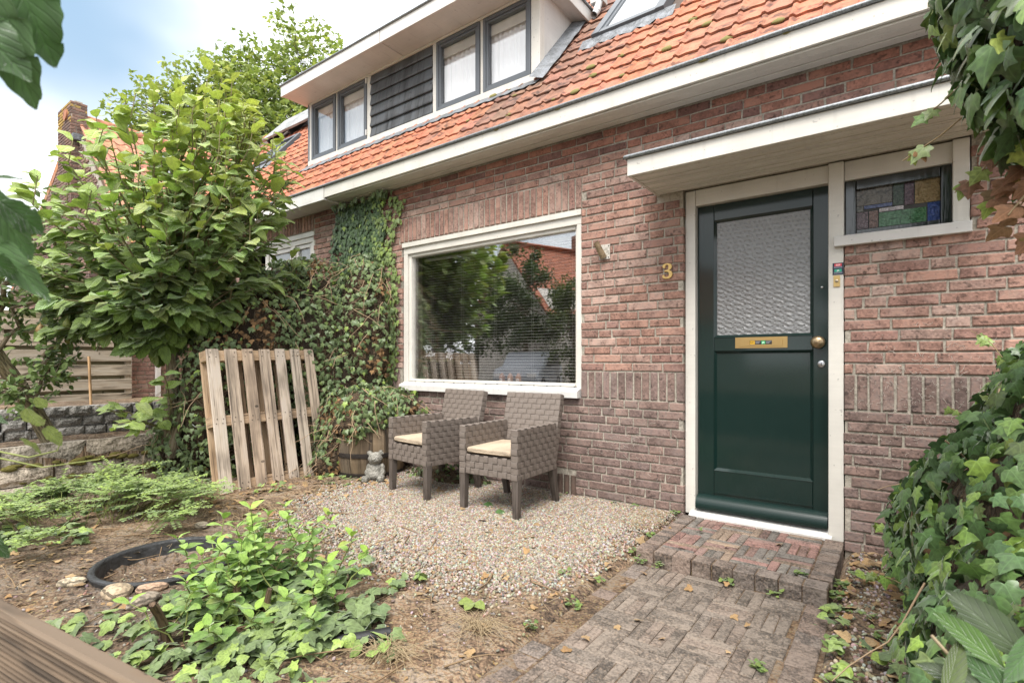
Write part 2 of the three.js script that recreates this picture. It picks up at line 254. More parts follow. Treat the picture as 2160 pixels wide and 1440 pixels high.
const G = { oval: ovalLeaf({ w: 0.58, fold: 0.16, curl: 0.22, wave: 0.6 }), broad: ovalLeaf({ w: 0.66, fold: 0.1, curl: 0.28, peak: 0.55, wave: 1 }), small: ovalLeaf({ w: 0.6, n: 2, fold: 0.1, curl: 0.1 }), ivy: ivyLeaf(0, 3), ivyR: ivyLeaf(1, 5), ivyT: ivyLeaf(2, 8), star: ivyLeaf(0, 21), long: ovalLeaf({ w: 0.34, n: 8, fold: 0.2, curl: 0.1 }) };
const LM = {
  magnolia: leafMats(T.leaf, { bumpMap: T.leafB, bumpScale: 0.006, clearcoat: 0.35, clearcoatRoughness: 0.45, transmission: 0.42 }),
  ivy: leafMats(T.ivy, { clearcoat: 0.55, clearcoatRoughness: 0.35, transmission: 0.22 }),
  gloss: leafMats(T.ivy, { clearcoat: 0.75, clearcoatRoughness: 0.26, transmission: 0.25 }),
  soft: leafMats(T.leaf, { clearcoat: 0.22, clearcoatRoughness: 0.5, transmission: 0.34 }),
  tree: leafMats(T.leaf, { clearcoat: 0, transmission: 0.45 }),
  near: leafMats(T.leafPlain, { clearcoat: 0.25, clearcoatRoughness: 0.35, transmission: 0.4, bumpMap: T.leafB, bumpScale: 0.002 }),
  dead: leafMats(T.leaf, { clearcoat: 0, transmission: 0.12 }),
};
// ------------------------------------------------------------------ ground and terraces
function groundY(x, z) {
  const n = (vfbm(x * 1.7, z * 1.7, 5, 4) - 0.5) * 0.05 + (vfbm(x * 9, z * 9, 15, 3) - 0.5) * 0.018;
  let y = 0.012 + 0.058 * (1 - sst(0.9, 2.7, z));
  if (x > -0.24) y = 0.02 + 0.02 * (1 - sst(0.3, 1.5, z));
  const inPath = sst(-1.30, -1.23, x) * (1 - sst(-0.26, -0.20, x)), flat = sst(-3.6, -3.0, x) * (1 - sst(1.2, 2.4, z));
  y += n * (1 - 0.75 * flat);
  y = mixn(y, 0.002, 0.85 * sst(-2.3, -1.4, x) * (x < -0.7 ? 1 : 0) * sst(0.45, 1.1, z));
  y = mixn(y, -0.045, inPath * sst(-0.5, 0.0, z));
  y = mixn(y, -0.055, sst(0.36, 0.31, Math.hypot(x + 3.36, z - 2.5)));   // hollow of the sunken tub
  if (x < -6.08) y = mixn(y, 0.385 + n, sst(-6.08, -6.13, x));
  if (x < -7.05) y = mixn(y, 0.63 + n * 0.6, sst(-7.05, -7.1, x));
  if (z > 3.9) y = mixn(y, -0.02, sst(3.9, 5.5, z));
  if (z < -0.3) y = mixn(y, -0.03, sst(-0.3, -0.6, z) * (x > -11.3 ? 1 : 0));
  return y;
}
{
  const xs = [-140, -80, -50, -34, -24, -18, -15, -13, -11.5, -10.2, -9.6], zs = [-140, -70, -40, -24, -14, -8, -5, -3, -1.6, -0.7];
  for (let x = -9.2; x < -7.2; x += 0.12) xs.push(x);
  for (const x of [-7.15, -7.1, -7.05, -7.0]) xs.push(x);
  for (let x = -6.9; x < -6.15; x += 0.08) xs.push(x);
  for (const x of [-6.13, -6.08]) xs.push(x);
  for (let x = -6.02; x < 1.3; x += 0.05) xs.push(x);
  xs.push(1.6, 2.2, 3, 5, 8, 13, 22, 40, 80, 140);
  for (let z = -0.35; z < 3.95; z += 0.05) zs.push(z);
  zs.push(4.3, 5, 6, 8, 11, 16, 24, 40, 80, 140);
  const p = [], c = [], uv = [], I = [], nx = xs.length;
  for (const z of zs) for (const x of xs) {
    p.push(x, groundY(x, z), z); uv.push(x * 0.9, z * 0.9);
    const m = vfbm(x * 1.3 + 4, z * 1.3, 8, 4), lit = sst(0.40, 0.62, m + 0.10 * sst(1.6, 0.6, z)), mud = sst(0.75, 0.25, Math.hypot((x + 3.0) / 1.0, (z - 2.85) / 0.42));
    const a = [0.175, 0.14, 0.11], b = [0.265, 0.21, 0.16], d = [0.125, 0.105, 0.09];
    for (let k = 0; k < 3; k++) c.push(mixn(mixn(a[k], b[k], lit), d[k], mud * 0.8));
  }
  for (let j = 0; j < zs.length - 1; j++) for (let i = 0; i < nx - 1; i++) { const a = j * nx + i; I.push(a, a + nx, a + 1, a + 1, a + nx, a + nx + 1); }
  const g = new THREE.BufferGeometry();
  g.setAttribute('position', new THREE.BufferAttribute(new Float32Array(p), 3)); g.setAttribute('color', new THREE.BufferAttribute(new Float32Array(c), 3)); g.setAttribute('uv', new THREE.BufferAttribute(new Float32Array(uv), 2)); g.setIndex(I); g.computeVertexNormals();
  struct('ground', g, mat([1.0, 0.98, 0.96], { map: T.soil, bumpMap: T.lump, bumpScale: 0.05, roughness: 0.97, vertexColors: true }), 'brown garden soil strewn with dry litter');
  const road = new THREE.PlaneGeometry(160, 5.2); road.rotateX(-Math.PI / 2); road.translate(0, 0.01, 9.2); uvm(road);
  struct('street', road, mat([0.11, 0.105, 0.10], { map: T.paver, roughness: 0.95 }), 'grey street in front of the garden');
}
// ------------------------------------------------------------------ brick laying
const TONE = {
  red: [[0.36, 0.205, 0.158], [0.385, 0.218, 0.165], [0.335, 0.195, 0.153], [0.375, 0.235, 0.188], [0.315, 0.178, 0.142], [0.40, 0.265, 0.215]],
  brown: [[0.235, 0.16, 0.135], [0.25, 0.168, 0.14], [0.225, 0.156, 0.134], [0.265, 0.178, 0.148], [0.24, 0.165, 0.143]],
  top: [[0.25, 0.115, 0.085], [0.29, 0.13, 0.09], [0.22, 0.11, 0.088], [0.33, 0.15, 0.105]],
  far: [[0.20, 0.125, 0.095], [0.24, 0.14, 0.105], [0.17, 0.11, 0.09], [0.27, 0.165, 0.125]],
};
function brickGeo(x0, x1, y0, y1, d, tone, r) {            // front at z = 0, worn corners, 18 triangles
  const j = () => (r() - 0.5) * 0.005, c = 0.0035 + r() * 0.003, f = (r() - 0.5) * 0.003;
  const o = [[x0 + j(), y0 + j()], [x1 + j(), y0 + j()], [x1 + j(), y1 + j()], [x0 + j(), y1 + j()]], s = [[1, 1], [-1, 1], [-1, -1], [1, -1]];
  const A = o.map(([x, y], i) => [x + s[i][0] * c, y + s[i][1] * c, f]), B = o.map(([x, y]) => [x, y, f - 0.004]), C = o.map(([x, y]) => [x, y, -d]), q = [[A[0], A[1], A[2], A[3]]];
  for (let i = 0; i < 4; i++) { const k = (i + 1) % 4; q.push([B[i], B[k], A[k], A[i]], [C[i], C[k], B[k], B[i]]); }
  const m = 0.9 + r() * 0.22;
  return paint(uvm(quadsGeo(q), 1, r(), r()), tone.map((t) => t * m));
}
function cut(x0, x1, y0, y1, holes) {                      // what is left of a brick beside the openings
  let L = [[x0, x1]];
  for (const [a, b, c, d] of holes) if (y0 + 0.012 < d && y1 - 0.012 > c) L = L.flatMap(([p, q]) => (q <= a || p >= b ? [[p, q]] : [[p, a], [b, q]])).filter(([p, q]) => q - p > 0.028);
  return L;
}
function courses(x0, x1, y0, y1, pitch, tones, holes, r, out, S = 0.226, Hd = 0.103, J = 0.0115) {
  const n = Math.max(1, Math.round((y1 - y0) / pitch)), h = (y1 - y0) / n; let last = [];
  for (let k = 0; k < n; k++) {
    const a = y0 + k * h + J * 0.5, b = y0 + (k + 1) * h - J * 0.5, here = []; let x = x0 - r() * 0.2, c = k % 2;
    while (x < x1) {
      let w = (c++ % 3 === 1 ? r() < 0.75 : r() < 0.12) ? Hd : S;
      if (last.some((q) => Math.abs(q - (x + w)) < 0.03)) w = w === S ? Hd : S;
      const p = Math.max(x0, x), q = Math.min(x1, x + w);
      if (q - p > 0.028) for (const [u, v] of cut(p, q, a, b, holes)) out.push([u, v, a, b, tones]);
      x += w + J; here.push(x - J);
    }
    last = here;
  }
}
function soldiers(x0, x1, y0, y1, tones, holes, out, w = 0.051, J = 0.0135) { const n = Math.round((x1 - x0 + J) / (w + J)), p = (x1 - x0 + J) / n; for (let i = 0; i < n; i++) for (const [u, v] of cut(x0 + i * p, x0 + i * p + p - J, y0 + 0.007, y1 - 0.007, holes)) out.push([u, v, y0 + 0.007, y1 - 0.007, tones]); }
function layWall(list, depth, parent, r, place, parts) {   // nearest bricks in view become parts, the rest one joined part
  const L = list.map(([a, b, c, d, tones]) => { const p = place(V((a + b) / 2, (c + d) / 2, 0)); return { b: [a, b, c, d], tones, s: inView(p, 0.98) ? (b - a) * (d - c) / dist(p) ** 2 : 0 }; });
  const order = [...L].sort((p, q) => q.s - p.s), own = new Set(order.slice(0, parts)), rest = [];
  for (const it of L) { const g = brickGeo(...it.b, depth, pick(it.tones, r), r); if (own.has(it)) part('brick', g, MT.brick, parent); else rest.push(g); }
  if (rest.length) part('brick_courses', rest, MT.brick, parent).userData.kind = 'stuff';
}
// ------------------------------------------------------------------ the house
const house = thing('brick_house', 'long red-brick house with orange tiled roof, white dormer and dark green front door', 'house');
const SOFFIT = 3.0, WX0 = -11.2, WX1 = 2.2;
const OP = { win: [-4.205, -2.068, 0.872, 2.412], door: [-1.238, -0.262, -0.2, 2.40], side: [-0.33, 0.318, 1.868, 2.40], old: [-7.6, -5.815, 1.0, 2.79] };
{
  const s = poly([[WX0, -0.3], [WX1, -0.3], [WX1, SOFFIT + 0.16], [WX0, SOFFIT + 0.16]]);
  for (const [k, [a, b, c, d]] of Object.entries(OP)) if (k !== 'side' && k !== 'door') s.holes.push(poly([[a - 0.004, c], [b + 0.004, c], [b + 0.004, d], [a - 0.004, d]]));
  s.holes.push(poly([[-1.244, -0.28], [-0.258, -0.28], [-0.258, 1.868], [0.322, 1.868], [0.322, 2.40], [-1.244, 2.40]]));
  const wall = ext(s, 0.29); wall.translate(0, 0, -0.299); uvm(wall);
  const wm = part('wall', wall, MT.mortar, house);
  const L = [], r = rng(77), holes = Object.values(OP);
  courses(-8.2, 1.9, 0.02, 0.876, 0.0655, TONE.brown, holes.concat([[-2.3, -2.115, 0.0, 0.245]]), r, L);
  soldiers(-5.2, -2.1, 0.876, 1.094, TONE.brown, holes, L); soldiers(-2.068, -1.238, 0.876, 1.094, TONE.brown, holes, L); soldiers(-0.262, 1.2, 0.876, 1.094, TONE.brown, holes, L); courses(-8.2, -5.2, 0.876, 1.094, 0.066, TONE.brown, holes, r, L);
  soldiers(-4.235, -2.068, 2.412, 2.6688, TONE.red, [], L); soldiers(-7.7, -5.815, 2.79, 2.99, TONE.red, [], L);
  const h2 = holes.concat([[-4.24, -2.06, 2.40, 2.668], [-7.71, -5.81, 2.79, 2.995], [-1.44, 0.53, 2.375, 2.50]]);
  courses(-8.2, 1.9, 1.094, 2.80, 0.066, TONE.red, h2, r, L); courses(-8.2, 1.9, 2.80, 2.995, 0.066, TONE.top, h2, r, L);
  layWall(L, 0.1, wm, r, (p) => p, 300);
  // air vent of upright half-round bricks near the ground
  const vent = part('air_vent', bx(-2.3, -2.115, 0.0, 0.24, -0.13, -0.08), MT.black, house);
  for (let i = 0; i < 3; i++) { const g = new THREE.CylinderGeometry(0.026, 0.026, 0.19, 10); g.translate(-2.27 + i * 0.063, 0.14, -0.014); part('vent_bar', uvm(g), mat([0.13, 0.085, 0.065], { map: T.brick, roughness: 0.95 }), vent); }
  // pale root traces left where ivy was pulled off the wall
  const rs = rng(717), tr = [];
  for (let i = 0; i < 460; i++) { const right = rs() < 0.72, x = right ? 0.10 + (rs() + rs() - 1) * 0.42 : -1.65 + (rs() + rs() - 1) * 0.5, y = right ? 0.95 + (rs() + rs() - 1) * 0.5 : 0.5 + (rs() + rs() - 1) * 0.4; if (x < -0.24 && right) continue; if (!right && x > -1.26) continue; const a = rs() * 6.3, l = 0.006 + rs() * rs() * 0.05, b = a + (rs() - 0.5) * 1.6; tr.push(tube([V(x, y, 0.0012), V(x + Math.cos(a) * l * 0.5, y + Math.sin(a) * l * 0.5, 0.0016), V(x + Math.cos(b) * l, y + Math.sin(b) * l, 0.001)], 0.0011, 0.0006, 4, false)); }
  part('root_traces', tr, mat([0.52, 0.47, 0.41], { roughness: 1 }), wm).userData.kind = 'stuff';
  // dark rooms behind the openings
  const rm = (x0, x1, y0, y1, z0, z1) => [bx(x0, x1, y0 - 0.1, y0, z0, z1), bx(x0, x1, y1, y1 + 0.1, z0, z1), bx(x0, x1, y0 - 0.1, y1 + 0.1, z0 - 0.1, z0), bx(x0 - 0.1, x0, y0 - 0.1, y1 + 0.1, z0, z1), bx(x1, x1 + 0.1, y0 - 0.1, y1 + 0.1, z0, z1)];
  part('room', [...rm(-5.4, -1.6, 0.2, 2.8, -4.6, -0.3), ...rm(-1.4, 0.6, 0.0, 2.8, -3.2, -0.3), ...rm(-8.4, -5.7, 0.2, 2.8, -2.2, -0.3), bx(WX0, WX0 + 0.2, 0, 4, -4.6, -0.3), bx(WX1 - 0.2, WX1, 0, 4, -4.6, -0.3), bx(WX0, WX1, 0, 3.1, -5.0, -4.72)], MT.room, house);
}
// ------------------------------------------------------------------ eaves, gutter edge
{
  const zF = 0.262, top = 3.152;
  const eave = part('eaves_box', [bx(-5.2, WX1, SOFFIT + 0.012, top - 0.02, zF - 0.022, zF), bx(-5.2, WX1, SOFFIT + 0.03, top - 0.03, -0.005, zF - 0.03)], MT.cream, house);
  for (let i = 0; i < 3; i++) part('soffit_board', bx(-5.197, WX1, SOFFIT + (i === 1 ? 0.004 : 0.0), SOFFIT + 0.02, 0.006 + i * 0.0785, 0.006 + i * 0.0785 + 0.071, { r: 0.004 }), MT.cream, eave);
  part('neighbour_fascia', [bx(WX0, -5.206, SOFFIT - 0.012, top - 0.022, zF - 0.014, zF + 0.006), bx(WX0, -5.206, SOFFIT - 0.012, SOFFIT + 0.008, 0.004, zF - 0.016)], MT.white, eave);
  const nose = tube([V(WX0, top - 0.008, zF + 0.012), V(WX1, top - 0.008, zF + 0.012)], 0.013, 0.013, 8);
  part('gutter_edge', [nose, bx(WX0, WX1, top - 0.02, top - 0.006, 0.10, zF + 0.01)], MT.zinc, eave);
}
// ------------------------------------------------------------------ roof
const PITCH = Math.atan(1.15), RO = V(0, 3.155, 0.205), RU = V(0, Math.sin(PITCH), -Math.cos(PITCH)), RN = V(0, Math.cos(PITCH), Math.sin(PITCH));
const onRoof = (x, s, n = 0) => V(x, RO.y + RU.y * s + RN.y * n, RO.z + RU.z * s + RN.z * n);
function tileGeo(w, len, r, tone, profile) {               // x across, y up the slope, z away from the roof
  const n = profile.length - 1, q = [], t = 0.015, dip = r() * 0.004, lift = 0.018 + r() * 0.006;
  const top = profile.map(([u, h, e]) => [u * w, -e * 0.02 - dip, h + lift]), back = profile.map(([u, h]) => [u * w, len, h]);
  for (let i = 0; i < n; i++) { q.push([top[i], top[i + 1], back[i + 1], back[i]]); const a = [...top[i]], b = [...top[i + 1]]; a[2] -= t; b[2] -= t; q.push([a, b, top[i + 1], top[i]]); }
  const s0 = [...top[0]], s1 = [...back[0]]; s0[2] -= t; s1[2] -= t; q.push([s1, s0, top[0], back[0]]);
  const e0 = [...top[n]], e1 = [...back[n]]; e0[2] -= t; e1[2] -= t; q.push([e0, e1, back[n], top[n]]);
  return paint(uvm(quadsGeo(q), 1, r(), r()), tone);
}
const PROFILE = [[0, 0.004, -0.2], [0.05, 0.019, 0.2], [0.15, 0.022, 0.5], [0.24, 0.007, 0.55], [0.55, 0.010, 0.35], [0.86, 0.004, 0.1], [1.02, 0.005, -0.1]];
const PAN = [[0, 0.035, 0], [0.18, 0.045, 0.2], [0.36, 0.018, 0.5], [0.6, 0.0, 0.8], [0.82, 0.012, 0.5], [1.04, 0.036, 0]];
function place(g, o, X, Y, Z) { g.applyMatrix4(new THREE.Matrix4().makeBasis(X, Y, Z).setPosition(o)); return g; }
{
  const under = prismX([[RO.z + 0.02, RO.y - 0.06], [RO.z + 0.02, RO.y - 0.02], [-2.33, 6.05], [-4.95, 3.05], [-4.95, 2.95], [-2.33, 5.95]], WX0, WX1);
  const roof = part('roof', under, mat([0.10, 0.075, 0.06], { roughness: 0.95 }), house);
  const r = rng(4242), W = 0.183, E = 0.217, list = [];
  for (let i = 0; i < 15; i++) for (let k = Math.ceil(WX0 / W); k * W < WX1 - 0.2; k++) {
    const x = k * W, s = -0.035 + i * E, m = onRoof(x + W / 2, s + E / 2);
    if (x > -6.66 && x < -2.80 && m.y > 3.84 && m.y < 5.0) continue;                       // under the dormer
    if (x + W > -2.30 && x < -1.60 && m.y > 4.14 && m.y < 5.15) continue;                 // roof window
    if (x + W > -9.2 && x < -8.45 && m.y > 4.42 && m.y < 5.1) continue;
    const wx = sst(1.0, 0.1, Math.abs(x + 2.62 + (m.y - 3.8) * -0.12)) * 0.85 + sst(0.56, 0.8, vfbm(x * 2.6, m.y * 0.7, 3, 3)) * 0.5, age = clamp(wx * (0.6 + 0.5 * r()) * 0.85);
    const b = pick([[0.47, 0.18, 0.10], [0.49, 0.195, 0.11], [0.45, 0.17, 0.095], [0.48, 0.20, 0.118]], r), d = [0.165, 0.115, 0.09];
    list.push({ x, s, p: m, tone: b.map((c, q) => mixn(c, d[q], age) * (0.95 + 0.1 * r())) });
  }
  const order = [...list].sort((a, b) => (inView(b.p, 0.97) - inView(a.p, 0.97)) || dist(a.p) - dist(b.p)), own = new Set(order.slice(0, 300)), rest = [];
  for (const it of list) { const g = place(tileGeo(W, E + 0.05, r, it.tone, PROFILE), onRoof(it.x + rr(-0.003, 0.003, r), it.s + rr(-0.006, 0.006, r), 0.006), V(1, 0, 0), RU, RN); if (own.has(it)) part('tile', g, MT.tile, roof); else rest.push(g); }
  part('tile_rows', rest, MT.tile, roof).userData.kind = 'stuff';
  const ridge = []; for (let x = WX0; x < WX1; x += 0.32) { const g = new THREE.CylinderGeometry(0.1, 0.105, 0.34, 10, 1, false, 0, Math.PI * 2); g.rotateZ(Math.PI / 2); g.translate(x + 0.16, 6.03, -2.33); ridge.push(paint(uvm(g), [0.45, 0.16, 0.08])); }
  part('ridge_tiles', ridge, MT.tile, roof);
  const moss = []; for (let i = 0; i < 26; i++) { const g = new THREE.IcosahedronGeometry(rr(0.012, 0.03, r), 1); rough(g, 0.01, 60, i); g.scale(1.5, 1, 0.6); place(g, onRoof(rr(-3.4, -0.4, r), pick([0, 1, 2, 3, 4], r) * E - 0.04, 0.03), V(1, 0, 0), RU, RN); moss.push(clean(g)); }
  part('moss', moss, mat([0.19, 0.17, 0.06], { roughness: 1 }), roof).userData.kind = 'stuff';
}
// ------------------------------------------------------------------ roof windows, slab on the far slope
function roofWindow(x0, x1, s0, s1, parent) {
  const T4 = (g) => place(g, onRoof(0, 0), V(1, 0, 0), RU, RN), w = 0.075;
  const f = part('roof_window', [T4(bx(x0, x0 + w, s0, s1, 0, 0.085)), T4(bx(x1 - w, x1, s0, s1, 0, 0.085)), T4(bx(x0 + w, x1 - w, s0, s0 + w, 0, 0.08)), T4(bx(x0 + w, x1 - w, s1 - w, s1, 0, 0.09)), T4(bx(x0 + w - 0.01, x0 + w + 0.03, s0 + w, s1 - w, 0.02, 0.07)), T4(bx(x1 - w - 0.03, x1 - w + 0.01, s0 + w, s1 - w, 0.02, 0.07))], MT.anthracite, parent);
  part('pane', T4(bx(x0 + w, x1 - w, s0 + w, s1 - w, 0.05, 0.058, { sharp: 1 })), mat([0.1, 0.11, 0.12], { roughness: 0.03, clearcoat: 1, clearcoatRoughness: 0.02, ior: 2.2 }), f);
  const n = 12, q = []; for (let i = 0; i < n; i++) { const a = x0 - 0.1 + (x1 - x0 + 0.2) * i / n, b = x0 - 0.1 + (x1 - x0 + 0.2) * (i + 1) / n, e = (k) => -0.15 - 0.03 * vnoise(k * 3, 1, 2), h = (k) => 0.034 + 0.012 * Math.sin(k * 2.6); q.push([[a, s0 + e(i), h(i)], [b, s0 + e(i + 1), h(i + 1)], [b, s0 + 0.01, 0.055], [a, s0 + 0.01, 0.055]]); }
  part('lead_apron', T4(uvm(quadsGeo(q))), MT.lead, f);
  return f;
}
roofWindow(-2.29, -1.60, 1.30, 2.45, house); roofWindow(-9.15, -8.5, 1.78, 2.65, house);
{
  const slab = place(bx(-10.15, -6.7, 3.02, 3.78, 0.13, 0.17), onRoof(0, 0), V(1, 0, 0), RU, RN);
  const f = part('roof_slab', slab, mat([0.36, 0.37, 0.38], { map: T.stone, roughness: 0.5, metalness: 0.2 }), house);
  for (let i = 0; i < 5; i++) part('bracket', place(bx(-10 + i * 0.75, -9.96 + i * 0.75, 3.0, 3.75, 0.03, 0.128), onRoof(0, 0), V(1, 0, 0), RU, RN), MT.black, f);
}
// ------------------------------------------------------------------ dormer
{
  const Z = -0.4, x0 = -6.53, x1 = -2.73, yb = 3.83, yt = 4.70, ft = 4.845;
  const dz = (y) => RO.z - (y - RO.y) / 1.15;
  const cheek = (a, b) => prismX([[Z - 0.01, yb - 0.05], [Z - 0.01, yt], [dz(yt) - 0.12, yt], [dz(yb - 0.05) - 0.12, yb - 0.05]], a, b);
  const d = part('dormer', cheek(x1 - 0.03, x1), MT.white, house); part('dormer_cheek', cheek(x0, x0 + 0.03), MT.white, d);
  const roofZ = -1.35;
  part('dormer_roof', [bx(-4.605, x1 + 0.13, yt, yt + 0.018, roofZ, -0.06), bx(-4.605, x1 + 0.155, yt - 0.012, ft - 0.02, -0.06, -0.036), bx(x1 + 0.131, x1 + 0.155, yt - 0.012, ft - 0.02, roofZ, -0.061), bx(x0 - 0.07, x1 + 0.13, yt + 0.02, ft - 0.03, roofZ, -0.062)], MT.white, d);
  part('dormer_fascia', [bx(x0 - 0.09, -4.612, yt - 0.014, ft - 0.02, -0.062, -0.034), bx(x0 - 0.09, -4.612, yt - 0.002, yt + 0.016, roofZ, -0.064), bx(x0 - 0.09, x0 - 0.066, yt + 0.017, ft - 0.02, roofZ, -0.063)], mat([0.80, 0.79, 0.77], { map: T.paint, roughness: 0.4 }), d);
  part('zinc_edge', [tube([V(x0 - 0.1, ft - 0.012, -0.03), V(x1 + 0.165, ft - 0.012, -0.03), V(x1 + 0.165, ft - 0.012, roofZ)], 0.013, 0.013, 8), bx(x0 - 0.09, x1 + 0.16, ft - 0.02, ft - 0.004, roofZ, -0.04)], MT.zinc, d);
  const post = (a, b) => bx(a, b, yb + 0.07, yt - 0.004, Z - 0.07, Z + 0.012);
  part('dormer_frame', [post(x0 + 0.02, -6.455), bx(-5.915, -5.872, yb + 0.07, yt - 0.004, Z - 0.07, Z + 0.006), post(-5.275, -5.205), post(-4.14, -4.085), bx(-3.46, -3.418, yb + 0.07, yt - 0.004, Z - 0.07, Z + 0.006), post(-2.825, x1 + 0.006), bx(x0 + 0.01, x1 + 0.008, yb, yb + 0.075, Z - 0.07, Z + 0.03), bx(x0 + 0.02, x1, yt - 0.03, yt - 0.002, Z - 0.05, Z + 0.022)], MT.cream, d);
  part('corner_flashing', bx(x0 - 0.012, x0 + 0.018, yb - 0.03, yt - 0.004, Z - 0.05, Z + 0.016), MT.zinc, d);
  for (const [a, b] of [[-6.455, -5.915], [-5.872, -5.275], [-4.085, -3.46], [-3.418, -2.825]]) {
    const y0 = yb + 0.078, y1 = yt - 0.034, w = 0.062, fr = (i, o) => [bx(a + i, a + i + o, y0 + i, y1 - i, Z - 0.04, Z + 0.022 - i * 0.25), bx(b - i - o, b - i, y0 + i, y1 - i, Z - 0.04, Z + 0.022 - i * 0.25), bx(a + i + o, b - i - o, y0 + i, y0 + i + o, Z - 0.04, Z + 0.021 - i * 0.25), bx(a + i + o, b - i - o, y1 - i - o, y1 - i, Z - 0.04, Z + 0.021 - i * 0.25)];
    part('dormer_window', [...fr(0.003, 0.036), ...fr(0.039, w - 0.036)], MT.anthracite, d);
    part('dormer_pane', bx(a + w, b - w, y0 + w, y1 - w, Z - 0.024, Z - 0.018, { sharp: 1 }), MT.dormerGlass, d);
    // blind box above and a curtain behind the pane
    part('blind_rail', bx(a + 0.05, b - 0.05, y1 - 0.17, y1 - 0.03, Z - 0.055, Z - 0.04), mat([0.62, 0.61, 0.56], { roughness: 0.8, map: T.fabric }), d);
    const q = [], n = 26; for (let i = 0; i < n; i++) { const u = (k) => a + 0.04 + (b - a - 0.08) * k / n, zz = (k) => Z - 0.075 - 0.012 * Math.sin(k * 1.9) * (0.5 + vnoise(k * 0.5, 3, a)); q.push([[u(i), y0, zz(i)], [u(i + 1), y0, zz(i + 1)], [u(i + 1), y1 - 0.02, zz(i + 1)], [u(i), y1 - 0.02, zz(i)]]); }
    part('curtain', uvm(quadsGeo(q)), mat([0.76, 0.77, 0.78], { roughness: 0.95 }), d);
  }
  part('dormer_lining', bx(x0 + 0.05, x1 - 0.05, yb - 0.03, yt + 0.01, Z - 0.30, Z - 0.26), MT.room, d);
  for (const y of [4.63, 3.99]) part('hinge', bx(-5.292, -5.272, y - 0.035, y + 0.035, Z + 0.014, Z + 0.03), MT.white, d);
  for (let i = 0; i < 6; i++) { const ya = yb + 0.078 + i * 0.130; part('cladding_board', prismX([[Z - 0.03, ya], [Z + 0.022, ya], [Z + 0.026, ya + 0.012], [Z - 0.004, ya + 0.152], [Z - 0.03, ya + 0.152]], -5.203, -4.142), MT.board, d); }
  // lead along sill and cheek
  const q = [], n = 60; for (let i = 0; i < n; i++) { const a = x0 - 0.04 + (x1 - x0 + 0.1) * i / n, b = x0 - 0.04 + (x1 - x0 + 0.1) * (i + 1) / n, e = (k) => 0.68 + 0.02 * vnoise(k * 0.7, 2, 5), P0 = (x, k) => onRoof(x, e(k), 0.045 + 0.006 * Math.sin(x * 34)).toArray(); q.push([P0(a, i), P0(b, i + 1), [b, yb + 0.02, Z + 0.02], [a, yb + 0.02, Z + 0.02]]); }
  for (let i = 0; i < 16; i++) { const s = (k) => 0.74 + k * 0.098, P0 = (k, o) => onRoof(x1 + o + 0.012 * vnoise(k * 1.3, 7, 1) * (o > 0.05 ? 2 : 0), s(k), o > 0.05 ? 0.05 : 0.10).toArray(); q.push([P0(i, 0.004), P0(i, 0.13), P0(i + 1, 0.13), P0(i + 1, 0.004)]); }
  part('lead_flashing', uvm(quadsGeo(q)), MT.lead, d);
  const pp = [V(-2.47, 5.02, -1.20), V(-2.475, 4.95, -1.16), V(-2.495, 4.76, -1.10), V(-2.50, 4.705, -1.05)];
  const pipe = part('downpipe', [tube(pp, 0.035, 0.035, 12, false), tube([pp[2].clone().add(V(0, 0.05, -0.02)), pp[2]], 0.039, 0.039, 12)], mat([0.55, 0.555, 0.55], { roughness: 0.5, side: THREE.DoubleSide }), d);
  part('outlet_box', bx(x1 + 0.157, x1 + 0.29, 4.88, 4.99, -1.24, -1.11), MT.white, d);
}
// ------------------------------------------------------------------ big front window
{
  const [a, b, c, d] = OP.win, z = -0.02;
  const f = part('front_window', [bx(a + 0.004, a + 0.062, c + 0.06, d - 0.062, z - 0.09, z), bx(b - 0.052, b - 0.004, c + 0.06, d - 0.062, z - 0.09, z), bx(a + 0.004, b - 0.004, d - 0.12, d - 0.052, z - 0.09, z + 0.002), bx(a - 0.0, b - 0.002, d - 0.051, d - 0.004, z - 0.09, z + 0.022)], MT.cream, house);
  part('sash', [bx(a + 0.063, a + 0.10, 0.962, d - 0.121, z - 0.08, z - 0.022), bx(b - 0.075, b - 0.053, 0.962, d - 0.121, z - 0.08, z - 0.022), bx(a + 0.101, b - 0.076, d - 0.152, d - 0.121, z - 0.08, z - 0.02), bx(a + 0.101, b - 0.076, 0.962, 0.988, z - 0.08, z - 0.016)], MT.cream, f);
  part('sill', [prismX([[-0.11, 0.874], [0.045, 0.874], [0.045, 0.925], [0.038, 0.932], [z - 0.012, 0.957], [-0.11, 0.957]], a + 0.003, b - 0.012)], MT.white, f);
  part('glass', bx(a + 0.095, b - 0.07, 0.98, d - 0.145, z - 0.056, z - 0.052, { sharp: 1 }), MT.glass, f);
  part('inner_glass', bx(a + 0.095, b - 0.07, 0.98, d - 0.145, z - 0.072, z - 0.068, { sharp: 1 }), MT.glass, f);
  part('window_board', bx(a + 0.02, b - 0.02, 0.94, 0.978, -0.42, -0.112), MT.white, f);
  const clips = []; for (let i = 0; i < 15; i++) clips.push(bx(a + 0.16 + i * 0.135, a + 0.172 + i * 0.135, 0.958, 0.964, z - 0.02, z - 0.01, { sharp: 1 }));
  part('drain_slots', clips, MT.black, f);
}
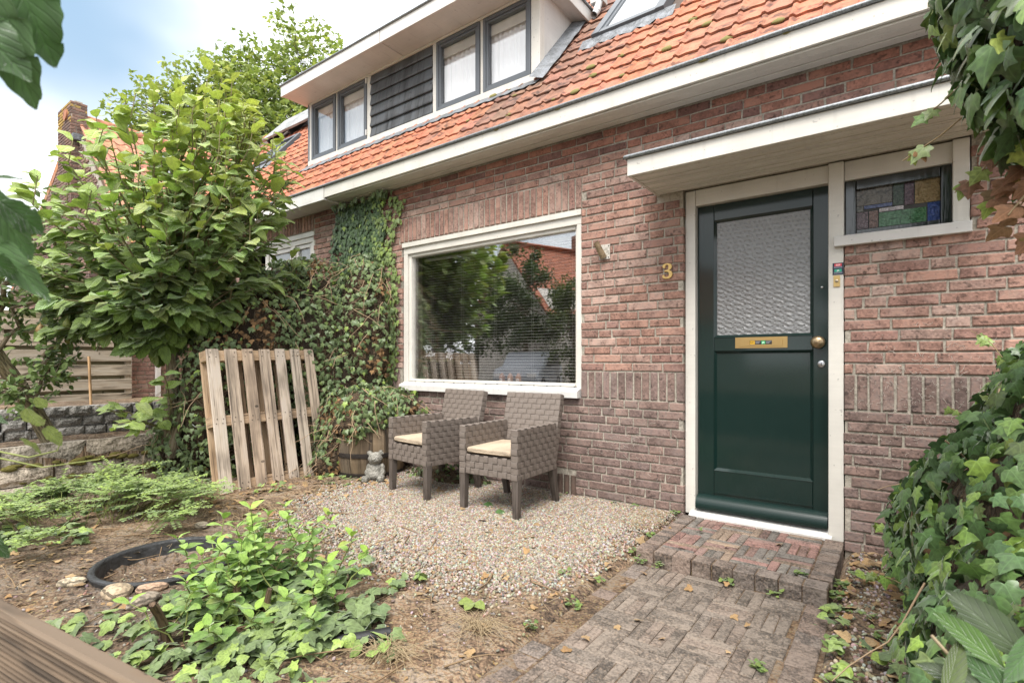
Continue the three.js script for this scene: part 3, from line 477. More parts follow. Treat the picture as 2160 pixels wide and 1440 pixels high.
{
  const bl = thing('window_blind', 'white venetian blind with open slats inside the big front window', 'blind', [-3.13, 1.0, -0.23]);
  const g = bx(-0.965, 0.965, -0.0009, 0.0009, -0.0125, 0.0125, { sharp: 1 }); g.rotateX(0.14);
  const m = mat([0.42, 0.41, 0.39], { roughness: 0.5 });
  for (let i = 0; i < 45; i++) { const o = part('slat', g, m, bl); o.position.y = 0.012 + i * 0.0273; }
  part('head_rail', bx(-0.97, 0.97, 1.235, 1.262, -0.014, 0.014), m, bl);
  for (const x of [-0.86, -0.43, 0, 0.43, 0.86]) part('cord', [tube([V(x, 0, 0.014), V(x, 1.24, 0.014)], 0.0011, 0.0011, 4), tube([V(x, 0, -0.014), V(x, 1.24, -0.014)], 0.0011, 0.0011, 4)], m, bl);
}
// things on the window board
for (const [x, lab] of [[-3.93, 'black ring vase with white orchid behind the window, the one by the window frame'], [-3.70, 'black ring vase with white orchid behind the window, nearer the middle of the glass']]) {
  const v = thing('ring_vase', lab, 'vase', [x, 0.978, -0.155], 'vases on the window board');
  const g = new THREE.TorusGeometry(0.062, 0.026, 10, 28); g.scale(1, 1.05, 0.8); g.translate(0, 0.09, 0);
  part('body', [uvm(g), uvm(lathe([[0.03, 0], [0.03, 0.012], [0.012, 0.02], [0.012, 0.03]], 16)), uvm(new THREE.CylinderGeometry(0.02, 0.02, 0.04, 12).translate(0, 0.175, 0))], mat([0.012, 0.012, 0.013], { roughness: 0.25 }), v);
  const r = rng(Math.round(x * -100)), st = [], fl = [];
  for (let i = 0; i < 2; i++) { const t = V(rr(-0.09, 0.1, r), rr(0.3, 0.36, r), 0.01); st.push(tube([V(0, 0.18, 0), V(t.x * 0.4, 0.27, 0), t], 0.003, 0.002, 5)); for (let k = 0; k < 9; k++) { const c = V(mixn(0, t.x, 0.4 + k * 0.07) + rr(-0.03, 0.03, r), mixn(0.2, t.y, 0.3 + k * 0.09), rr(-0.02, 0.02, r)); for (let q = 0; q < 4; q++) fl.push(clean(G.small.clone()).applyMatrix4(pose(c, V(rr(-1, 1, r), rr(-0.8, 0.6, r), rr(-0.2, 0.6, r)), V(0, 0.2, 1), rr(0.02, 0.034, r)))); } }
  part('flower_stem', st, MT.greenstem, v); part('blossom', fl, mat([0.78, 0.80, 0.86], { roughness: 0.8, side: THREE.DoubleSide }), v);
  const lf = []; for (const s of [-1, 1]) lf.push(clean(G.oval.clone()).applyMatrix4(pose(V(0, 0.19, 0), V(s, 0.15, 0.2), V(0, 1, 0.2), 0.11))); part('leaf', lf, LM.soft([0.04, 0.09, 0.03]), v);
}
[['leftmost of the three tiny house ornaments behind the window glass', -2.995, [0.30, 0.13, 0.07]], ['middle one of the three tiny house ornaments behind the window glass', -2.90, [0.42, 0.22, 0.12]], ['rightmost of the three tiny house ornaments behind the window glass', -2.805, [0.40, 0.19, 0.09]]].forEach(([lab, x, c]) => {
  const h = thing('house_ornament', lab, 'ornament', [x, 0.978, -0.17], 'tiny houses on the window board');
  part('walls', ext(poly([[-0.022, 0], [0.022, 0], [0.022, 0.05], [0, 0.085], [-0.022, 0.05]]), 0.03), mat(c, { map: T.grain, roughness: 0.8 }), h);
  const rg = new THREE.TorusGeometry(0.011, 0.004, 6, 14); rg.translate(0, 0.02, 0.033); part('round_opening', uvm(rg), mat([0.7, 0.7, 0.68]), h);
});
// ------------------------------------------------------------------ neighbour's window with two lights
{
  const [a, b, c, d] = OP.old, z = -0.03;
  const f = part('casement_window', [bx(a, b - 0.004, d - 0.065, d - 0.004, z - 0.08, z + 0.02), bx(a, b - 0.004, d - 0.13, d - 0.066, z - 0.08, z), bx(b - 0.09, b - 0.006, c + 0.05, d - 0.131, z - 0.08, z), bx(a, a + 0.08, c + 0.05, d - 0.131, z - 0.08, z), bx(-6.36, -6.27, c + 0.05, d - 0.131, z - 0.08, z + 0.004), bx(-7.0, -6.92, c + 0.05, d - 0.131, z - 0.08, z), bx(a, b - 0.004, c, c + 0.05, z - 0.08, z + 0.05), bx(-6.269, b - 0.091, 2.18, 2.24, z - 0.08, z - 0.004), bx(-6.92, -6.361, 2.18, 2.24, z - 0.08, z - 0.004)], MT.cream, house);
  const sash = (x0, x1, y0, y1) => { part('sash', [bx(x0, x0 + 0.05, y0, y1, z - 0.06, z - 0.015), bx(x1 - 0.05, x1, y0, y1, z - 0.06, z - 0.015), bx(x0 + 0.051, x1 - 0.051, y0, y0 + 0.05, z - 0.06, z - 0.016), bx(x0 + 0.051, x1 - 0.051, y1 - 0.05, y1, z - 0.06, z - 0.016)], MT.white, f); part('pane', bx(x0 + 0.045, x1 - 0.045, y0 + 0.045, y1 - 0.045, z - 0.045, z - 0.04, { sharp: 1 }), mat([0.22, 0.23, 0.23], { roughness: 0.08, clearcoat: 1, bumpMap: T.cathedral, bumpScale: 0.01 }), f); };
  sash(-6.267, b - 0.093, 2.243, d - 0.134); sash(-6.918, -6.363, 2.243, d - 0.134); sash(-6.267, b - 0.093, c + 0.052, 2.178); sash(-6.918, -6.363, c + 0.052, 2.178);
}
// ------------------------------------------------------------------ front door with its frame
{
  const zf = -0.035, L0 = -1.236, L1 = -1.164, R0 = -0.346, R1 = -0.264, head = 2.28, z = -0.085;
  const fr = part('door_frame', [bx(L0, L1, 0.082, 2.392, zf - 0.12, zf, { r: 0.006 }), bx(R0, R1, 0.07, 2.392, zf - 0.12, zf + 0.026, { r: 0.006 }), bx(L1 + 0.001, R0 - 0.001, head, 2.392, zf - 0.12, zf - 0.002), bx(R1 + 0.001, 0.245, 2.275, 2.392, zf - 0.12, zf + 0.001), bx(0.243, 0.316, 1.93, 2.392, zf - 0.12, zf + 0.026, { r: 0.005 })], MT.cream, house);
  part('threshold', prismX([[-0.12, 0.072], [0.022, 0.072], [0.022, 0.088], [-0.078, 0.124], [-0.12, 0.124]], L1 - 0.03, R0 + 0.02), MT.white, fr);
  part('window_sill_board', bx(-0.314, 0.322, 1.868, 1.9305, -0.09, 0.032, { r: 0.005 }), MT.white, fr);
  // leaf: stiles, rails, mouldings
  const D = part('front_door', [bx(L1 + 0.003, -1.049, 0.128, head - 0.003, z - 0.045, z), bx(-0.437, R0 - 0.003, 0.128, head - 0.003, z - 0.045, z), bx(-1.048, -0.438, 2.165, head - 0.003, z - 0.045, z), bx(-1.048, -0.438, 1.243, 1.340, z - 0.045, z), bx(-1.048, -0.438, 0.128, 0.404, z - 0.045, z), bx(-1.05, -0.436, 0.40, 1.25, z - 0.04, z - 0.016, { sharp: 1 })], MT.green, house);
  const bead = (x0, x1, y0, y1, w, dz) => [prismBead(x0, x1, y0, y1, w, dz)];
  function prismBead(x0, x1, y0, y1, w, dz) { const A = [[x0, y0], [x1, y0], [x1, y1], [x0, y1]], B = [[x0 + w, y0 + w], [x1 - w, y0 + w], [x1 - w, y1 - w], [x0 + w, y1 - w]], q = []; for (let i = 0; i < 4; i++) { const k = (i + 1) % 4; q.push([[...A[i], z + dz], [...A[k], z + dz], [...B[k], z - 0.0155], [...B[i], z - 0.0155]]); q.push([[...A[i], z - 0.02], [...A[k], z - 0.02], [...A[k], z + dz], [...A[i], z + dz]]); } return uvm(quadsGeo(q)); }
  part('panel_moulding', bead(-1.05, -0.436, 0.402, 1.245, 0.018, 0.003), MT.green, D);
  part('glazing_bead', bead(-1.05, -0.436, 1.338, 2.167, 0.018, 0.004), MT.green, D);
  part('lower_moulding', [bx(-1.05, -0.436, 0.243, 0.252, z, z + 0.005, { r: 0.002 })], MT.green, D);
  part('weather_bar', prismX([[z, 0.132], [z + 0.066, 0.132], ...Array.from({ length: 13 }, (_, i) => { const t = i / 12 * Math.PI / 2; return [z + 0.004 + 0.066 * Math.cos(t), 0.15 + 0.072 * Math.sin(t)]; }), [z, 0.223]], L1 + 0.006, R0 - 0.006), MT.greenBar, D);
  const gl = bx(-1.036, -0.45, 1.352, 2.153, z - 0.03, z - 0.018, { sharp: 1, s: 4.0 });
  part('patterned_glass', gl, mat([0.22, 0.225, 0.225], { roughness: 0.3, clearcoat: 0.6, clearcoatRoughness: 0.15, bumpMap: T.dots, bumpScale: 0.012 }), D);
  const lp = part('letter_plate', [bx(-0.905, -0.582, 1.262, 1.336, z, z + 0.006, { r: 0.003 }), bx(-0.875, -0.612, 1.276, 1.322, z + 0.006, z + 0.013, { r: 0.004 })], MT.brass, D);
  const cv = document.createElement('canvas'); cv.width = 256; cv.height = 48; const c2 = cv.getContext('2d');
  c2.fillStyle = '#15161a'; c2.fillRect(0, 0, 256, 48); c2.fillStyle = '#e6b422'; c2.fillRect(4, 4, 58, 40); c2.fillStyle = '#15161a'; c2.font = 'bold 28px sans-serif'; c2.textAlign = 'center'; c2.fillText('NEE', 33, 34); c2.fillStyle = '#2fa866'; c2.fillRect(136, 4, 46, 40); c2.fillStyle = '#eef7ee'; c2.fillText('JA', 159, 34);
  c2.fillStyle = '#c9cbd0'; for (let i = 0; i < 3; i++) { c2.fillRect(68, 10 + i * 11, 60 - i * 9, 3); c2.fillRect(188, 10 + i * 11, 62 - i * 12, 3); }
  const ct = new THREE.CanvasTexture(cv); ct.colorSpace = THREE.SRGBColorSpace;
  const stk = new THREE.PlaneGeometry(0.138, 0.026); stk.translate(-0.742, 1.299, z + 0.0136); part('letter_sticker', stk, mat([1, 1, 1], { map: ct, roughness: 0.5 }), D).userData.label = 'small black sticker reading NEE and JA on the letter plate';
  const kn = lathe([[0, 0.078], [0.022, 0.075], [0.036, 0.064], [0.041, 0.05], [0.036, 0.038], [0.018, 0.026], [0.013, 0.02], [0.015, 0.006], [0.032, 0.004], [0.033, 0]], 28); kn.rotateX(Math.PI / 2); kn.translate(-0.405, 1.292, z); part('door_knob', kn, MT.bronze, D);
  const lk = lathe([[0, 0.014], [0.019, 0.013], [0.021, 0.008], [0.023, 0]], 24); lk.rotateX(Math.PI / 2); lk.translate(-0.389, 1.156, z); const lock = part('door_lock', lk, MT.steel, D);
  part('spyhole', uvm(lathe([[0, 0.006], [0.006, 0.005], [0.008, 0]], 16).rotateX(Math.PI / 2).translate(-0.387, 1.641, z)), MT.steel, D);
  part('keyhole', bx(-0.391, -0.387, 1.145, 1.165, z + 0.0125, z + 0.0148, { sharp: 1 }), MT.black, D);
  // small leaded window beside the door
  const zs = zf - 0.02, S = part('leaded_window', [bx(-0.262, -0.206, 1.931, 2.2745, zs - 0.05, zs, { r: 0.006 }), bx(0.195, 0.2425, 1.931, 2.2745, zs - 0.05, zs, { r: 0.006 }), bx(-0.205, 0.194, 2.213, 2.2745, zs - 0.05, zs - 0.001, { r: 0.006 }), bx(-0.205, 0.194, 1.931, 1.973, zs - 0.05, zs - 0.001, { r: 0.006 })], MT.sash, house);
  const panes = [[-0.203, -0.027, 2.118, 2.212, [0.20, 0.18, 0.14]], [-0.165, -0.027, 2.095, 2.114, [0.10, 0.16, 0.42]], [-0.203, -0.169, 2.083, 2.114, [0.2, 0.2, 0.16]], [-0.022, 0.027, 2.092, 2.212, [0.035, 0.085, 0.03]], [0.032, 0.075, 2.086, 2.212, [0.13, 0.045, 0.075]], [0.08, 0.193, 2.086, 2.212, [0.42, 0.29, 0.10]], [-0.09, 0.027, 2.066, 2.087, [0.72, 0.67, 0.70]], [-0.203, -0.145, 1.976, 2.078, [0.20, 0.12, 0.14]], [-0.14, -0.096, 1.976, 2.078, [0.25, 0.12, 0.08]], [-0.091, 0.132, 1.976, 2.061, [0.07, 0.28, 0.10]], [0.137, 0.193, 1.976, 2.081, [0.03, 0.10, 0.42]]];
  for (const [x0, x1, y0, y1, c] of panes) part('coloured_pane', bx(x0, x1, y0, y1, zs - 0.034, zs - 0.026, { sharp: 1, s: 2.2 }), mat(c.map((q) => 0.75 * (0.75 * q + 0.25 * (c[0] + c[1] + c[2]) / 3)), { roughness: 0.25, clearcoat: 0.55, clearcoatRoughness: 0.08, bumpMap: T.cathedral, bumpScale: 0.05 }), S);
  part('lead_cames', bx(-0.206, 0.196, 1.972, 2.214, zs - 0.04, zs - 0.031, { sharp: 1 }), mat([0.06, 0.06, 0.058], { roughness: 0.6, metalness: 0.3 }), S);
  // bell push and sticker on the frame
  const zp = zf + 0.0265;
  const bell = part('bell_push', bx(-0.318, -0.284, 1.628, 1.696, zp, zp + 0.006, { r: 0.002 }), MT.brass, house);
  part('button', uvm(lathe([[0, 0.007], [0.008, 0.006], [0.011, 0]], 18).rotateX(Math.PI / 2).translate(-0.301, 1.664, zp + 0.006)), mat([0.5, 0.42, 0.3], { roughness: 0.3, metalness: 0.6 }), bell);
  const cv2 = document.createElement('canvas'); cv2.width = 128; cv2.height = 160; const c3 = cv2.getContext('2d');
  c3.fillStyle = '#23283a'; c3.fillRect(0, 0, 128, 160); c3.fillStyle = '#d6424e'; c3.fillRect(22, 10, 84, 36); c3.fillStyle = '#2fa587'; c3.fillRect(22, 84, 84, 36); c3.fillStyle = '#f6e6e6'; c3.font = 'bold 28px sans-serif'; c3.textAlign = 'center'; c3.fillText('NEE', 64, 38); c3.fillText('JA', 64, 112); c3.fillStyle = '#aab0c0'; for (const y of [52, 62, 126, 138]) c3.fillRect(14, y, 100, 4);
  const ct2 = new THREE.CanvasTexture(cv2); ct2.colorSpace = THREE.SRGBColorSpace;
  const st2 = new THREE.PlaneGeometry(0.058, 0.073); st2.translate(-0.294, 1.737, zp + 0.0012); part('frame_sticker', st2, mat([1, 1, 1], { map: ct2, roughness: 0.5 }), house).userData.label = 'small dark sticker with red NEE and green JA on the door frame';
}
// ------------------------------------------------------------------ door canopy
{
  const y0 = 2.392, y1 = 2.515, zf = 0.524, a = -1.437, b = 0.54;
  const cn = part('door_canopy', [bx(a, b, y0 - 0.003, y1 - 0.012, zf - 0.022, zf, { r: 0.005 }), bx(a + 0.002, a + 0.024, y0 - 0.003, y1 - 0.012, -0.01, zf - 0.0225), bx(a + 0.02, b, y0 + 0.016, y1 - 0.016, -0.008, zf - 0.023)], MT.cream, house);
  for (let i = 0; i < 5; i++) { const z0 = 0.008 + i * 0.099; part('soffit_board', [bx(a + 0.025, b, y0 + (i % 2 ? 0.002 : 0), y0 + 0.018, z0, z0 + 0.091, { r: 0.005 }), bx(a + 0.025, b, y0 - 0.005, y0 + 0.004, z0 + 0.066, z0 + 0.076, { r: 0.003 })], MT.cream, cn); }
  part('canopy_roof', [bx(a - 0.004, b, y1 - 0.012, y1 - 0.001, -0.005, zf + 0.006), tube([V(a - 0.012, y1 - 0.002, zf + 0.012), V(b, y1 - 0.002, zf + 0.012)], 0.0125, 0.0125, 8), tube([V(a - 0.012, y1 - 0.002, zf + 0.012), V(a - 0.012, y1 - 0.002, 0)], 0.0115, 0.0115, 8)], MT.zinc, cn);
}
// ------------------------------------------------------------------ house number, flag-pole holder
{
  const font = await new FontLoader().loadAsync('fonts/droid/droid_serif_bold.typeface.json');
  const g = new TextGeometry('3', { font, size: 0.108, depth: 0.006, curveSegments: 8, bevelEnabled: true, bevelThickness: 0.0025, bevelSize: 0.0015, bevelSegments: 1 });
  g.computeBoundingBox(); const bb = g.boundingBox; g.translate(-(bb.min.x + bb.max.x) / 2 - 1.352, 1.829 - (bb.min.y + bb.max.y) / 2, 0.004);
  part('house_number', uvm(clean(g)), mat([0.62, 0.43, 0.16], { metalness: 0.55, roughness: 0.42 }), house).userData.label = 'brass house number 3 on the brick pier beside the door';
  const sh = poly([[-0.045, -0.062], [0.045, -0.062], [0.045, 0.052], [-0.045, 0.052]]), pl = ext(sh, 0.005, 0.001); pl.translate(-1.855, 2.035, 0.004);
  const fh = part('flag_holder', pl, mat([0.58, 0.55, 0.50], { roughness: 0.5, metalness: 0.3, map: T.stone }), house);
  const dir = V(-0.05, 0.16, 0.085).normalize(), p0 = V(-1.86, 1.985, 0.014), ring = tube([p0, p0.clone().addScaledVector(dir, 0.135)], 0.026, 0.022, 16, false);
  part('holder_tube', ring, mat([0.30, 0.225, 0.14], { roughness: 0.55, metalness: 0.3, map: T.stone, side: THREE.DoubleSide }), fh);
  for (const [x, y] of [[-0.035, -0.05], [0.035, -0.05], [0.035, 0.04]]) part('screw', uvm(new THREE.SphereGeometry(0.005, 8, 6).translate(-1.855 + x, 2.035 + y, 0.01)), MT.iron, fh);
}
// ------------------------------------------------------------------ garden path and doorstep, brick by brick
function paver(x0, x1, z0, z1, d, tone, r, y) { const g = brickGeo(x0, x1, -z1, -z0, d, tone, r); g.rotateX(-Math.PI / 2); const t = (r() - 0.5) * 0.014, q = (r() - 0.5) * 0.014, cx = (x0 + x1) / 2, cz = (z0 + z1) / 2; g.translate(-cx, 0, -cz); g.rotateX(t); g.rotateZ(q); g.translate(cx, y + (r() - 0.5) * 0.0045, cz); return g; }
const MP = mat([1, 1, 1], { map: T.paver, bumpMap: T.lump, bumpScale: 0.012, roughness: 0.95, vertexColors: true });
function basket(x0, x1, z0, z1, B, tones, r, y, parent, gap = 0.0022) {
  const w = B / 4; let row = 0;
  for (let z = z0; z < z1 - 0.02; z += B, row++) { let c = row; for (let x = x0; x < x1 - 0.02; x += B, c++) for (let k = 0; k < 4; k++) {
    let a, b, e, f; if (c % 2) { a = x; b = x + B; e = z + k * w; f = e + w; } else { a = x + k * w; b = a + w; e = z; f = z + B; }
    b = Math.min(b, x1); f = Math.min(f, z1); if (b - a < 0.025 || f - e < 0.025) continue;
    part('brick', paver(a + gap / 2, b - gap / 2, e + gap / 2, f - gap / 2, 0.07, pick(tones, r), r, y), MP, parent);
  } }
}
{
  const r = rng(555), dk = [[0.20, 0.165, 0.134], [0.193, 0.16, 0.131], [0.208, 0.17, 0.137], [0.20, 0.164, 0.132], [0.212, 0.168, 0.135]], ed = [[0.205, 0.16, 0.13], [0.215, 0.162, 0.13], [0.195, 0.16, 0.135]];
  const bed = new THREE.PlaneGeometry(1.02, 2.95); bed.rotateX(-Math.PI / 2); bed.translate(-0.745, -0.007, 2.30); uvm(bed);
  const path = struct('garden_path', bed, mat([0.17, 0.13, 0.095], { map: T.soil, bumpMap: T.lump, bumpScale: 0.02, roughness: 1 }), 'grey-brown brick path leading to the front door');
  basket(-1.135, -0.362, 0.862, 3.72, 0.2, dk, r, 0, path);
  for (let z = 0.865; z < 3.65; z += 0.105) { part('edging_brick', paver(-0.355, -0.252, z, z + 0.099, 0.08, pick(ed, r), r, 0.004), MP, path); if (r() < 0.86) part('edging_brick', paver(-1.243 + rr(-0.01, 0.01, r), -1.143, z, z + 0.099, 0.08, pick(ed, r), r, rr(-0.012, 0.002, r)), MP, path); }
  const sb = bx(-1.225, -0.27, -0.03, 0.072, 0.03, 0.83);
  const step = struct('doorstep', sb, mat([0.17, 0.13, 0.10], { map: T.soil, roughness: 1 }), 'raised brick step below the front door');
  basket(-1.132, -0.368, 0.024, 0.735, 0.191, [[0.27, 0.16, 0.135], [0.20, 0.18, 0.155], [0.23, 0.15, 0.125], [0.255, 0.19, 0.14], [0.18, 0.16, 0.14], [0.25, 0.165, 0.14], [0.195, 0.165, 0.14]], r, 0.08, step, 0.004);
  for (let i = 0; i < 9; i++) part('edging_brick', paver(-1.236 + i * 0.108, -1.236 + i * 0.108 + 0.1, 0.742, 0.845 + rr(-0.008, 0.008, r), 0.105, pick(ed, r), r, 0.082), MP, step);
  for (let z = 0.022; z < 0.70; z += 0.0585) { part('edging_brick', paver(-1.234, -1.139, z, z + 0.052, 0.11, pick(ed, r), r, 0.083), MP, step); part('edging_brick', paver(-0.360, -0.262, z, z + 0.052, 0.11, pick(ed, r), r, 0.083), MP, step); }
}
// ------------------------------------------------------------------ gravel
{
  const r = rng(90210), peb = [0, 1, 2].map((k) => { const g = new THREE.IcosahedronGeometry(1, 1); rough(g, 0.3, 1.1, k * 5.3); return g; });
  const tones = [[0.40, 0.345, 0.285], [0.47, 0.43, 0.375], [0.33, 0.27, 0.21], [0.28, 0.245, 0.21], [0.37, 0.265, 0.175], [0.21, 0.185, 0.165], [0.43, 0.37, 0.30], [0.31, 0.195, 0.125], [0.52, 0.48, 0.43]];
  const bins = peb.map(() => []), q = new THREE.Quaternion(), e = new THREE.Euler(), s = V(1, 1, 1);
  const add = (x, z, k, lift) => { const sz = rr(0.0046, 0.0094, r) * k; e.set(rr(0, 6, r), rr(0, 6, r), rr(0, 6, r)); q.setFromEuler(e); s.set(sz * rr(0.9, 1.5, r), sz * rr(0.55, 0.85, r), sz); bins[Math.floor(r() * 3)].push({ m: new THREE.Matrix4().compose(V(x, groundY(x, z) + lift + sz * 0.25, z), q, s), c: pick(tones, r).map((t) => t * rr(0.76, 1.06, r)) }); };
  const dens = (x, z) => { const d = vfbm(x * 2.1, z * 2.1, 40, 4) - 0.5, edge = Math.min((x + 4.0 + 0.5 * sst(1.0, 2.2, z) * -1.0) / 0.5, (-1.30 - 0.28 * sst(0.4, 2.0, z) - x) / 0.28 + 0.35, (2.02 - 0.42 * (x + 2.6) ** 2 * (x < -2.6 ? 0.8 : 0.15) - z) / 0.6); return clamp(edge * 0.9 + d * 1.3 + 0.12); };
  for (let i = 0; i < 150000; i++) { const x = rr(-4.5, -1.22, r), z = rr(0.01, 2.45, r); if (r() < dens(x, z) ** 1.5) add(x, z, 1, r() * 0.006); }
  for (let i = 0; i < 2600; i++) { const x = rr(-3.6, -1.25, r), z = rr(1.2, 3.2, r); if (r() < 0.35) add(x, z, 0.9, 0); }
  for (let i = 0; i < 3400; i++) { const x = rr(-0.23, 0.35, r), z = rr(0.04, 2.4, r); if (r() < 0.75) add(x, z, 1.05, 0); }
  const m = mat([1, 1, 1], { roughness: 0.85, map: T.stone });
  const gv = new THREE.Group(); gv.name = 'gravel'; gv.userData = { kind: 'stuff', label: 'pale mixed pebble gravel in front of the house wall', category: 'gravel' }; scene.add(gv);
  bins.forEach((b, k) => { const im = fin(new THREE.InstancedMesh(uvm(clean(peb[k])), m, b.length)); im.name = 'pebbles'; im.userData.kind = 'stuff'; b.forEach((it, i) => { im.setMatrixAt(i, it.m); im.setColorAt(i, col(it.c)); }); gv.add(im); });
}
// ------------------------------------------------------------------ woven armchairs and their cushions
function weave(w, h, r, cell = 0.043) {                    // basket weave in the xy plane, facing +z
  const nx = Math.max(1, Math.round(w / cell)), ny = Math.max(1, Math.round(h / cell)), cx = w / nx, cy = h / ny, P0 = [], U = [];
  for (let i = 0; i < nx; i++) for (let j = 0; j < ny; j++) {
    const ho = (i + j) % 2, X = -w / 2 + (i + 0.5) * cx, Y = -h / 2 + (j + 0.5) * cy, A = ho ? cx : cy, B = ho ? cy : cx, o = r();
    const st = [[-0.54, -0.0014], [-0.4, 0.0024], [0, 0.0034], [0.4, 0.0024], [0.54, -0.0014]], f = (t, hh, s) => (ho ? [X + t * A, Y + s * B * 0.46, hh] : [X + s * B * 0.46, Y + t * A, hh]);
    for (let k = 0; k < 4; k++) { const [t0, h0] = st[k], [t1, h1] = st[k + 1], q = ho ? [f(t0, h0, -1), f(t1, h1, -1), f(t1, h1, 1), f(t0, h0, 1)] : [f(t0, h0, 1), f(t1, h1, 1), f(t1, h1, -1), f(t0, h0, -1)];
      if (!ho) q.reverse(); for (const n of [0, 1, 2, 0, 2, 3]) { P0.push(...q[n]); const v = q[n]; U.push((ho ? v[1] : v[0]) * 1.2 + o, (ho ? v[0] : v[1]) * 1.2 + o * 3); } }
  }
  const g = new THREE.BufferGeometry(); g.setAttribute('position', new THREE.BufferAttribute(new Float32Array(P0), 3)); g.setAttribute('uv', new THREE.BufferAttribute(new Float32Array(U), 2)); g.computeVertexNormals();
  return g;
}
function panel(w, h, r, m) { return weave(w, h, r).applyMatrix4(m); }
const frameM = (o, X, Y) => { const x = X.clone().normalize(), y = Y.clone().addScaledVector(x, -Y.dot(x)).normalize(), z = x.clone().cross(y); return new THREE.Matrix4().makeBasis(x, y, z).setPosition(o); };
{
  const wick = mat([0.165, 0.136, 0.115], { bumpMap: rep(T.grainB, 1.0), bumpScale: 0.002, roughness: 0.6 }), core = mat([0.19, 0.16, 0.135], { roughness: 0.9 }), legM = mat([0.105, 0.088, 0.077], { map: T.grain, roughness: 0.55 });
  const r = rng(31);
  function chairParts(t) {
    const X = V(1, 0, 0), Y = V(0, 1, 0), Zp = V(0, 0, 1), Zm = V(0, 0, -1);
    // arms (left, right): a thick woven wall from skirt to arm rest
    for (const s of [-1, 1]) {
      const x0 = s > 0 ? 0.205 : -0.26, x1 = s > 0 ? 0.26 : -0.205, y0 = 0.265, y1 = 0.615, zf = 0.285, zb = -0.255, cz = (zf + zb) / 2, L = zf - zb, H = y1 - y0, cy = (y0 + y1) / 2;
      const a = part('arm', bx(x0 + 0.003, x1 - 0.003, y0 + 0.003, y1 - 0.003, zb, zf - 0.003), core, t);
      part('weave', [panel(L, H, r, frameM(V(x1, cy, cz), Zm, Y)), panel(L, H, r, frameM(V(x0, cy, cz), Zp, Y)), panel(0.055, H, r, frameM(V((x0 + x1) / 2, cy, zf), X, Y)), panel(0.055, L, r, frameM(V((x0 + x1) / 2, y1, cz), X, Zm))], wick, a);
    }
    const sk = part('seat', [bx(-0.204, 0.204, 0.30, 0.405, -0.22, 0.27), bx(-0.204, 0.204, 0.268, 0.301, 0.2, 0.27)], core, t);
    part('weave', [panel(0.41, 0.14, r, frameM(V(0, 0.338, 0.275), X, Y)), panel(0.41, 0.49, r, frameM(V(0, 0.408, 0.03), X, Zm))], wick, sk);
    const b0 = V(0, 0.33, -0.215), b1 = V(0, 0.835, -0.335), up = b1.clone().sub(b0), len = up.length(), mid = b0.clone().add(b1).multiplyScalar(0.5), n = X.clone().cross(up).normalize();
    const bk = part('backrest', bx(-0.253, 0.253, -len / 2 + 0.003, len / 2 - 0.003, -0.052, -0.002).applyMatrix4(frameM(mid, X, up)), core, t);
    part('weave', [panel(0.512, len, r, frameM(mid, X, up)), panel(0.512, len, r, frameM(mid.clone().addScaledVector(n, -0.054), X.clone().negate(), up)), panel(0.512, 0.055, r, frameM(b1.clone().addScaledVector(n, -0.027), X, n.clone().negate())), panel(0.055, len, r, frameM(mid.clone().addScaledVector(n, -0.027).add(V(0.256, 0, 0)), n.clone().negate(), up)), panel(0.055, len, r, frameM(mid.clone().addScaledVector(n, -0.027).add(V(-0.256, 0, 0)), n, up))], wick, bk);
    for (const [x, z0, z1] of [[-0.236, 0.262, 0.256], [0.236, 0.262, 0.256], [-0.232, -0.305, -0.225], [0.232, -0.305, -0.225]]) {
      const w0 = 0.02, w1 = 0.027, c0 = [[-1, -1], [1, -1], [1, 1], [-1, 1]], A = c0.map(([p, q]) => [x + p * w0, -0.02, z0 + q * w0]), B = c0.map(([p, q]) => [x + p * w1, 0.29, z1 + q * w1]), q = [[A[0], A[1], A[2], A[3]], [B[3], B[2], B[1], B[0]]];
      for (let i = 0; i < 4; i++) { const k = (i + 1) % 4; q.push([A[k], A[i], B[i], B[k]]); }
      part('leg', uvm(quadsGeo(q), 3), legM, t);
    }
  }
  const spots = [[-2.375, 0.555, 0.035, 'brown woven armchair nearest the front door', 'beige seat cushion on the chair nearest the front door'], [-3.185, 0.545, -0.12, 'brown woven armchair beside the ivy-covered barrel', 'beige seat cushion on the chair beside the barrel']];
  const A = thing('wicker_chair', spots[0][3], 'chair', [0, 0, 0], 'pair of woven chairs below the window'); chairParts(A);
  const cg = new RoundedBoxGeometry(0.405, 0.056, 0.47, 4, 0.022); { const p = cg.attributes.position; for (let i = 0; i < p.count; i++) { const x = p.getX(i) / 0.2, z = p.getZ(i) / 0.235, y = p.getY(i); p.setXYZ(i, p.getX(i), y * (0.72 + 0.5 * (1 - x * x * 0.8) * (1 - z * z * 0.8)) + (vfbm(x * 2, z * 2, 3, 2) - 0.5) * 0.012, p.getZ(i)); } cg.computeVertexNormals(); }
  const cushionM = mat([0.54, 0.435, 0.315], { map: T.fabric, roughness: 0.95, bumpMap: T.lump, bumpScale: 0.004 });
